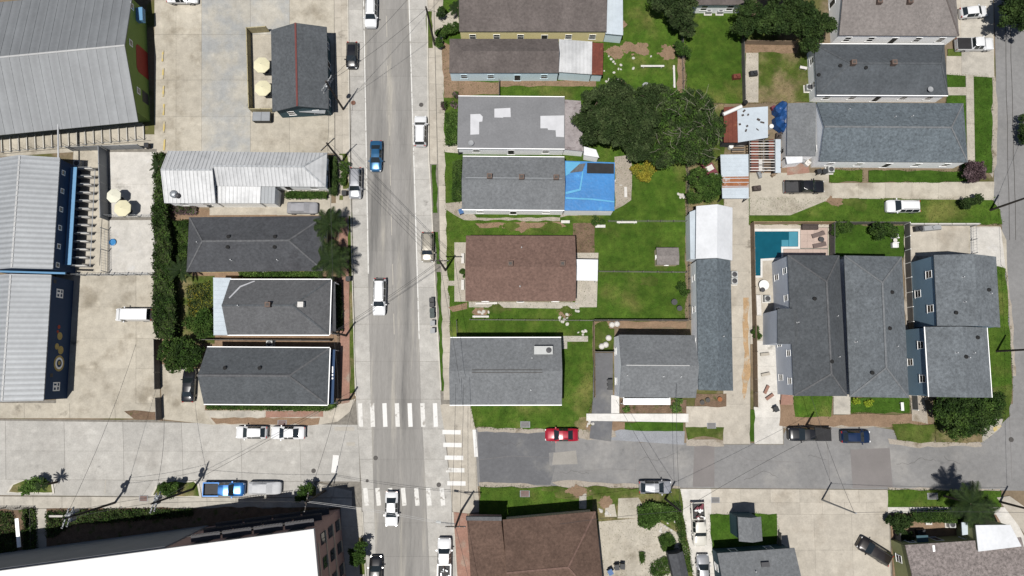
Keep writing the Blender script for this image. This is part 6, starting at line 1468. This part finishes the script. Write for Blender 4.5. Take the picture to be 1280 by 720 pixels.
# kiddie pool, manholes, grates
def flatdisc(name, label, cat, px, py, r, m, z=.062, h=.02, m2=None):
    t = MB().lathe(P(px, py, z - h), [(r, 0), (r, h), (r * .9, h + .006), (.02, h + .004)], 18).build(name, M[m]); tag(t, label, cat); return t
k = thing('paddling_pool', 'round blue paddling pool in lower shelter yard', 'paddling pool', P(141.5, 303, .09)); MB().lathe((0, 0, 0), [(.5, 0), (.52, .22), (.46, .24), (.44, .12), (.02, .11)], 18).build('basin', M['sky_awning'], k)
M['pool_blue'] = mat('paddling_blue', (.03, .20, .45), .4); k.children[0].data.materials[0] = M['pool_blue']
for lb, x, y, r, m in (('manhole cover in the east parking lane above white crossover', 526.5, 131, .34, 'iron'), ('manhole cover in the left of the intersection', 469.5, 572.5, .33, 'iron'), ('manhole cover right of centre in intersection', 548.5, 606, .33, 'iron'),
                    ('rusty round cover on south sidewalk by three can pole', 91, 624.5, .33, 'rust_grate'), ('manhole cover near faded stop line', 392, 588.5, .33, 'iron'), ('manhole cover in the lower right street junction', 1264, 549.5, .36, 'iron'),
                    ('manhole cover on cafe sidewalk by utility pole', 441.5, 128.5, .36, 'rust_grate'), ('small valve cover at the lower crosswalk', 459, 601, .22, 'iron'), ('round cover in the front path of hip roof house', 1054, 507, .3, 'iron')):
    flatdisc('manhole_cover', lb, 'manhole cover', x, y, r, m, .075 if y > 130 else .16)
def grate(label, px, py, m, z=.16, s=(1.2, .8)):
    t = thing('storm_grate', label, 'storm grate', P(px, py, 0)); MB().box((0, 0, z - .03), (s[0], s[1], .1)).build('frame', M['gravel_blue'], t)
    for i in range(5): MB().box((0, -s[1] * .36 + i * s[1] * .18, z + .03), (s[0] * .84, s[1] * .12, .03)).build('bar', M[m], t)
grate('rust coloured grate on the south sidewalk by planter', 180, 623, 'rust_grate', .12); grate('rust coloured drain box in front of brown roof house', 656, 617, 'rust_grate', .13, (1.4, .9)); grate('grey drain box at the edge of corner lawn', 656.5, 530.5, 'wood_grey', .15, (1.4, .9))
grate('grey drain box at the south forecourt edge', 894, 625, 'wood_grey', .1, (1.2, .8)); grate('brown drain box beside entry paving', 889, 532, 'wood_grey', .15, (1.3, .8)); grate('drain box by white sedans at the kerb', 353, 529, 'rust_grate', .15, (1.3, .9)); grate('stone drain box on lower right verge', 1165, 620, 'wood_grey', .14, (1.5, .9))
# rust and tin sheds
s1, _ = flat_block('low rusty red shed roof beside the oak', [(905, 134), (921, 133), (922, 178), (905, 178)], 2.6, 'rust', 'w_dark', ribs=.5, ribdir=1, slope=(0, .2, .2, 0))
s2, r2_ = flat_block('pale blue grey sheet roof shed beside rusty one', [(921.6, 135.5), (960, 133), (960, 172), (922.5, 178)], 2.7, 'tin_blue', 'w_dark', slope=(.1, 0, 0, .1))
for i in range(9):
    w = P(rng.choice([rng.uniform(924, 936), rng.uniform(944, 957)]), rng.uniform(137, 172), 2.9) - s2.location
    MB().box((w.x, w.y, 2.86), (rng.uniform(.2, .6), rng.uniform(.1, .35), .1), rng.uniform(0, 3)).build('scrap_piece', M['junk_dark'], s2)
s3, r3_ = flat_block('open carport roof of grey and orange rust sheets', [(900.5, 193.5), (935.5, 193), (936, 248), (903, 248)], 2.9, 'tin_blue', 'w_dark', posts=True, walls=False, ribs=.6, ribdir=0)
o_ = Vector(s3.location); l_ = [P(x, y, 2.93) - o_ for x, y in ((902.5, 221), (935.8, 220.5), (935.9, 234), (902.6, 234.5))]
MB().prism([(v.x, v.y) for v in l_], 2.9, 2.945).build('rust_sheet', M['rust_orange'], r3_)
fr = thing('timber_frame', 'half stripped shed frame with rusty sheets behind the white house', 'shed frame', P(953, 195, 0)); o_ = P(953, 195, 0)
def fbox(x0, y0, x1, y1, z, m, nm, th=.08):
    a = [P(x, y, z) - o_ for x, y in ((x0, y0), (x1, y0), (x1, y1), (x0, y1))]; MB().prism([(v.x, v.y) for v in a], z - th, z).build(nm, M[m], fr)
fbox(939, 173, 948, 214, 2.5, 'rust', 'rust_sheet'); fbox(961, 174, 967, 198, 2.5, 'rust', 'rust_sheet'); fbox(967.5, 174, 976, 216, 2.2, 'tin_blue', 'roof_sheet'); fbox(948.5, 200, 953, 214, 2.48, 'w_concrete', 'roof_sheet')
for i in range(12):
    y = 175 + i * 3.4; fbox(937, y, 969, y + 1.0, 2.62 + .01 * (i % 2), 'junk_white' if i % 3 else 'wood_grey', 'rafter', .07)
fbox(936.5, 174, 937.4, 216, 2.7, 'wood_grey', 'beam', .12); fbox(954, 174, 955, 216, 2.55, 'wood_grey', 'beam', .12); fbox(968.6, 174, 969.4, 216, 2.7, 'wood_grey', 'beam', .12)
for x in (937, 954.5, 969):
    for y in (175, 195, 215): 
        v = P(x, y, 0) - o_; MB().box((v.x, v.y, 1.25), (.12, .12, 2.5)).build('post', M['wood_grey'], fr)
tag(MB().bar(P(904, 143, 3.0), P(927, 133, 3.1), .28, 12).build('white_pipe', M['plastic_white']), 'thick white pipe lying across the rusty shed roof', 'pipe')
fr2 = thing('pallet_stack', 'stack of dark timber pallets below the pale sheet roof', 'pallet', P(921, 185, .05))
for i in range(6): MB().box((0, -.75 + i * .3, .35), (1.9, .16, .6)).build('slat', M['wood_grey' if i % 2 else 'wood_fence'], fr2)
bt = thing('boat_frame', 'maroon and white boat hull lying beside green tree', 'boat', P(887, 215, .1), math.radians(-62))
MB().prism([(-2.6, -.75), (1.2, -.8), (2.6, 0), (1.2, .8), (-2.6, .75)], .1, .75).build('hull', M['maroon'], bt)
for x in (-1.9, -.4, 1.1): MB().box((x, 0, .8), (.8, 1.1, .12)).build('bench_seat', M['junk_white'], bt)
bu = thing('tarp_heap', 'crumpled blue tarp heap beside grey rear roof', 'tarp', P(975, 149, .1)); me = MB()
for i in range(7): me.lathe((rng.uniform(-.5, .5), -1.6 + i * .55, 0), [(.9, 0), (.75, 1.0 + rng.uniform(0, .6)), (.3, 1.7 + rng.uniform(0, .4)), (.05, 1.9)], 7)
M['tarp_heap'] = mat('dark_blue_tarp', (.015, .07, .22), .5, layers=[(1.5, .4, 4)], bump=(3, .6)); me.build('tarp_sheet', M['tarp_heap'], bu)
JK = ['white cardboard piece', 'dark metal scrap', 'rusty drum', 'grey tool chest', 'pale board', 'dark tyre stack', 'maroon crate', 'white bucket', 'grey box', 'brown plank']
sp = [(973, 160), (979, 168), (983, 176), (981, 184), (986, 190), (978, 190), (952, 163), (962, 160), (942, 160), (956, 168), (985, 163), (972, 172), (995, 200), (1003, 199), (1008, 205), (930, 130), (966, 137), (912, 185), (948, 219), (966, 219)]
cl = ['junk_white', 'junk_dark', 'rust', 'plastic_grey', 'junk_white', 'tyre', 'maroon', 'plastic_white', 'steel', 'wood_fence']
for i, (x, y) in enumerate(sp):
    j = i % 10; t = MB(); rz = rng.uniform(0, 3)
    if j in (2, 5, 7): t.lathe((0, 0, 0), [(.34, 0), (.36, .4), (.34, .85), (.28, .87), (.03, .84)], 12)
    else: t.box((0, 0, .3), (rng.uniform(.6, 1.5), rng.uniform(.4, .9), .6), rz, .94); t.box((.1, .05, .66), (rng.uniform(.3, .7), .35, .12), rz + .4)
    o = t.build(['scrap_board', 'scrap_metal', 'drum', 'tool_chest', 'scrap_board', 'tyre_stack', 'crate', 'bucket', 'box', 'plank_pile'][j], M[cl[j]]); o.location = P(x, y, .12)
    near = ['beside blue tarp heap', 'by the grey rear roof', 'under the rear roof eave', 'near the satellite dish corner', 'at the white house rear', 'below stripped frame', 'on the yard behind sheet roof', 'in the clutter centre', 'left of stripped frame', 'between frame and sheet roof',
            'next to rear roof edge', 'right of stripped frame', 'on brick patch by white house', 'beside house corner bins', 'at the white house corner', 'above the pale sheet shed', 'above the tarp heap', 'left of the pallets', 'below the rusty frame sheets', 'right below the stripped frame'][i]
    tag(o, f'{JK[j]} {near}', 'scrap')
bp = sheet('brick_patch', [(983, 206), (1010, 203), (1012, 216), (984, 219)], .17, M['brick_pave'])
wb_ = flat_block('white lean-to roof at the rear corner of white house', [(982, 196), (1003, 195.5), (1003, 203), (984, 205)], 2.4, 'tin_white', 'w_white')
# small sheds and lawn things
s5 = House('small brown shed roof in the middle of back lawn', [(821, 309.5), (848, 309.5), (849, 331), (820.5, 331)], 2.1, .35, 'r_taupe', 'w_tan', ov=.1, name='garden_shed', cat='shed', win_step=2, win_size=(.5, .5), sill=1.0)
s6 = House('black roof shed at the bottom of broken slab lot', [(836, 692), (853, 690), (862, 722), (842, 726)], 2.7, .6, 'r_dark', 'w_dark', axis='y', ov=.12, name='garden_shed', cat='shed', wins=False)
s7 = House('small dark house at the top edge behind the north lawns', [(864, -40), (934, -40), (934, 6), (864, 6)], 3.2, 1.2, 'r_taupe2', 'w_white', ov=.3, win_step=3)
table('dark round fire pit on the lower back lawn', 842, 378, 'ac_dark', .45, .6, .14); table('dark grill on the lower back lawn', 848, 386, 'ac_dark', .4, .8, .14)
flatdisc('trampoline', 'round grey trampoline on the upper back lawn', 'trampoline', 807, 108, .55, 'plastic_grey', .45, .3)
def bench(label, px, py, rz, m='junk_white', L=1.6, base=.15):
    t = thing('garden_bench', label, 'bench', P(px, py, base), rz); MB().box((0, 0, .42), (L, .42 if L < 2 else .28, .07)).build('seat', M[m], t)
    for s_ in (-1, 1): MB().box((s_ * L * .38, 0, .19), (.1, .36, .38)).build('leg', M[m], t)
bench('white bench at the end of the tarp roof', 781.5, 241, math.pi / 2); bench('left white bench between chimney and brown houses', 706.5, 278, 0, L=1.3); bench('white bench beside low bush', 750, 283.5, 0, L=1.5); bench('upper front bench on brown house paving', 578.5, 323.5, math.pi / 2, L=1.5, base=.19); bench('lower front bench on brown house paving', 578.5, 356.5, math.pi / 2, L=1.5, base=.19)
bench('white bench beside fence of the back lawn', 783, 278.5, 0, L=3.0); bench('long white board by the top lawn fence', 842, 97, math.pi / 2, L=3.6); bench('pale board across the upper lawn', 815, 84, 0, L=3.6); bench('white bench on the north right lawn', 1003, 86, -.2, L=1.1); bench('white bench in the lower right garden', 1159, 653.5, 0, L=.9)
bench('pale utility slab box on south sidewalk', 72, 644.5, 0, 'conc_pale', 2.9); bench('white chairs in the hip roof house front lawn', 1126, 508, math.pi / 2, 'plastic_white', 1.2)
bench('long pale board beside brown house path', 608, 379.5, .02, 'junk_white', 3.2); bench('short pale board on the strip lawn', 601, 396, 0, 'junk_white', 2.4)
# loose stones in the lawns
me_s = MB().lathe((0, 0, -.05), [(.30, 0), (.34, .08), (.22, .17), (.03, .19)], 7).mesh('stone', M['conc_pale'])
for cx, cy, n, rr, wh_ in ((705, 396, 9, 10, 'beside the fence behind corner house'), (728, 416, 6, 8, 'near the path stones of corner house'), (604, 392, 5, 8, 'at the brown house side path'), (775, 82, 16, 26, 'on the upper back lawn by red rear roof'),
        (852, 246, 10, 5, 'along the fence above long white roof'), (720, 385, 4, 8, 'beside the brown house patio'), (768, 230, 8, 7, 'at the tarp roof end'), (738, 530, 6, 5, 'at the left end of white walkway'), (756, 640, 8, 10, 'near concrete pads of the broken lot'), (834, 664, 12, 14, 'between weeds of the broken lot')):
    for i in range(n):
        o = link_mesh('stone', me_s, None, P(cx + rng.gauss(0, rr * .5), cy + rng.gauss(0, rr * .4), .15), (0, 0, rng.uniform(0, 6)), (rng.uniform(.35, .9), rng.uniform(.35, .8), rng.uniform(.5, 1.0)))
        tag(o, 'pale loose stone ' + wh_, 'stone', 'pale loose stones ' + wh_)
for i, (x, y) in enumerate(((764.8, 400 + 6), (771, 405), (760.5, 422.5), (752, 433), (757, 431))):
    o = MB().lathe((0, 0, 0), [(.42, 0), (.45, .3), (.3, .5), (.04, .55)], 9).build('boulder', M['junk_white']); o.location = P(x, y, .14); tag(o, f'{["left","right","lone","lowest","last"][i]} white bag on the dry patch above asphalt drive', 'bag')
for lb, x, y, m in (('dark garbage bag on the narrow north path', 941, 93, 'bin_black'), ('brown toy heap near vine fence', 920, 97, 'rust'), ('dark machine on the yard driveway by carport', 945, 236, 'junk_dark'), ('dark cart on the east driveway wall', 1146, 286.5, 'bin_black'), ('grey trailer on the east driveway', 1163, 285.5, 'plastic_grey'), ('black planter by lower right garden', 1149, 664, 'bin_black')):
    t = MB().box((0, 0, .35), (1.3 if 'trailer' not in lb else 3.0, .8, .6), .1, .85); t.box((.15, .05, .72), (.6, .5, .22), .5, .8); o = t.build('yard_machine' if 'machine' in lb or 'cart' in lb or 'trailer' in lb else 'garbage_bag', M[m]); o.location = P(x, y, .16); tag(o, lb, 'yard clutter')
np_ = over('narrow_path', [(932.5, 66), (948, 66), (948, 128), (931, 128)], .165, 'conc_warm'); over('bare_soil', [(930, 52), (1000, 56), (996, 66), (931, 66)], .155, 'soil')
flat_block('pale picnic bench set on the pink brick step by shared driveway', [(977, 492), (991, 492), (991, 506), (976, 506)], .7, 'brick_pave', 'w_brick', name='front_steps', cat='steps')
for i, (x, y, rz) in enumerate(((956, 468, .2), (957, 487, 1.1), (955, 443, .1), (961, 496, .6))):
    bench(f'{["upper","middle","topmost","lowest"][i]} pale brick heap on the shared driveway', x, y, rz, 'brick_pave' if i % 2 else 'conc_warm', 1.3, .13)
for i, (x, y) in enumerate(((884, 500), (899, 499), (877, 503))): 
    o = MB().lathe((0, 0, 0), [(.25, 0), (.35, .4), (.3, .42), (.05, .4)], 10).build('plant_pot', M['rust_orange' if i == 1 else 'iron']); o.location = P(x, y, .15); tag(o, f'{["middle","right","left"][i]} plant pot in the bed below long house', 'plant pot')
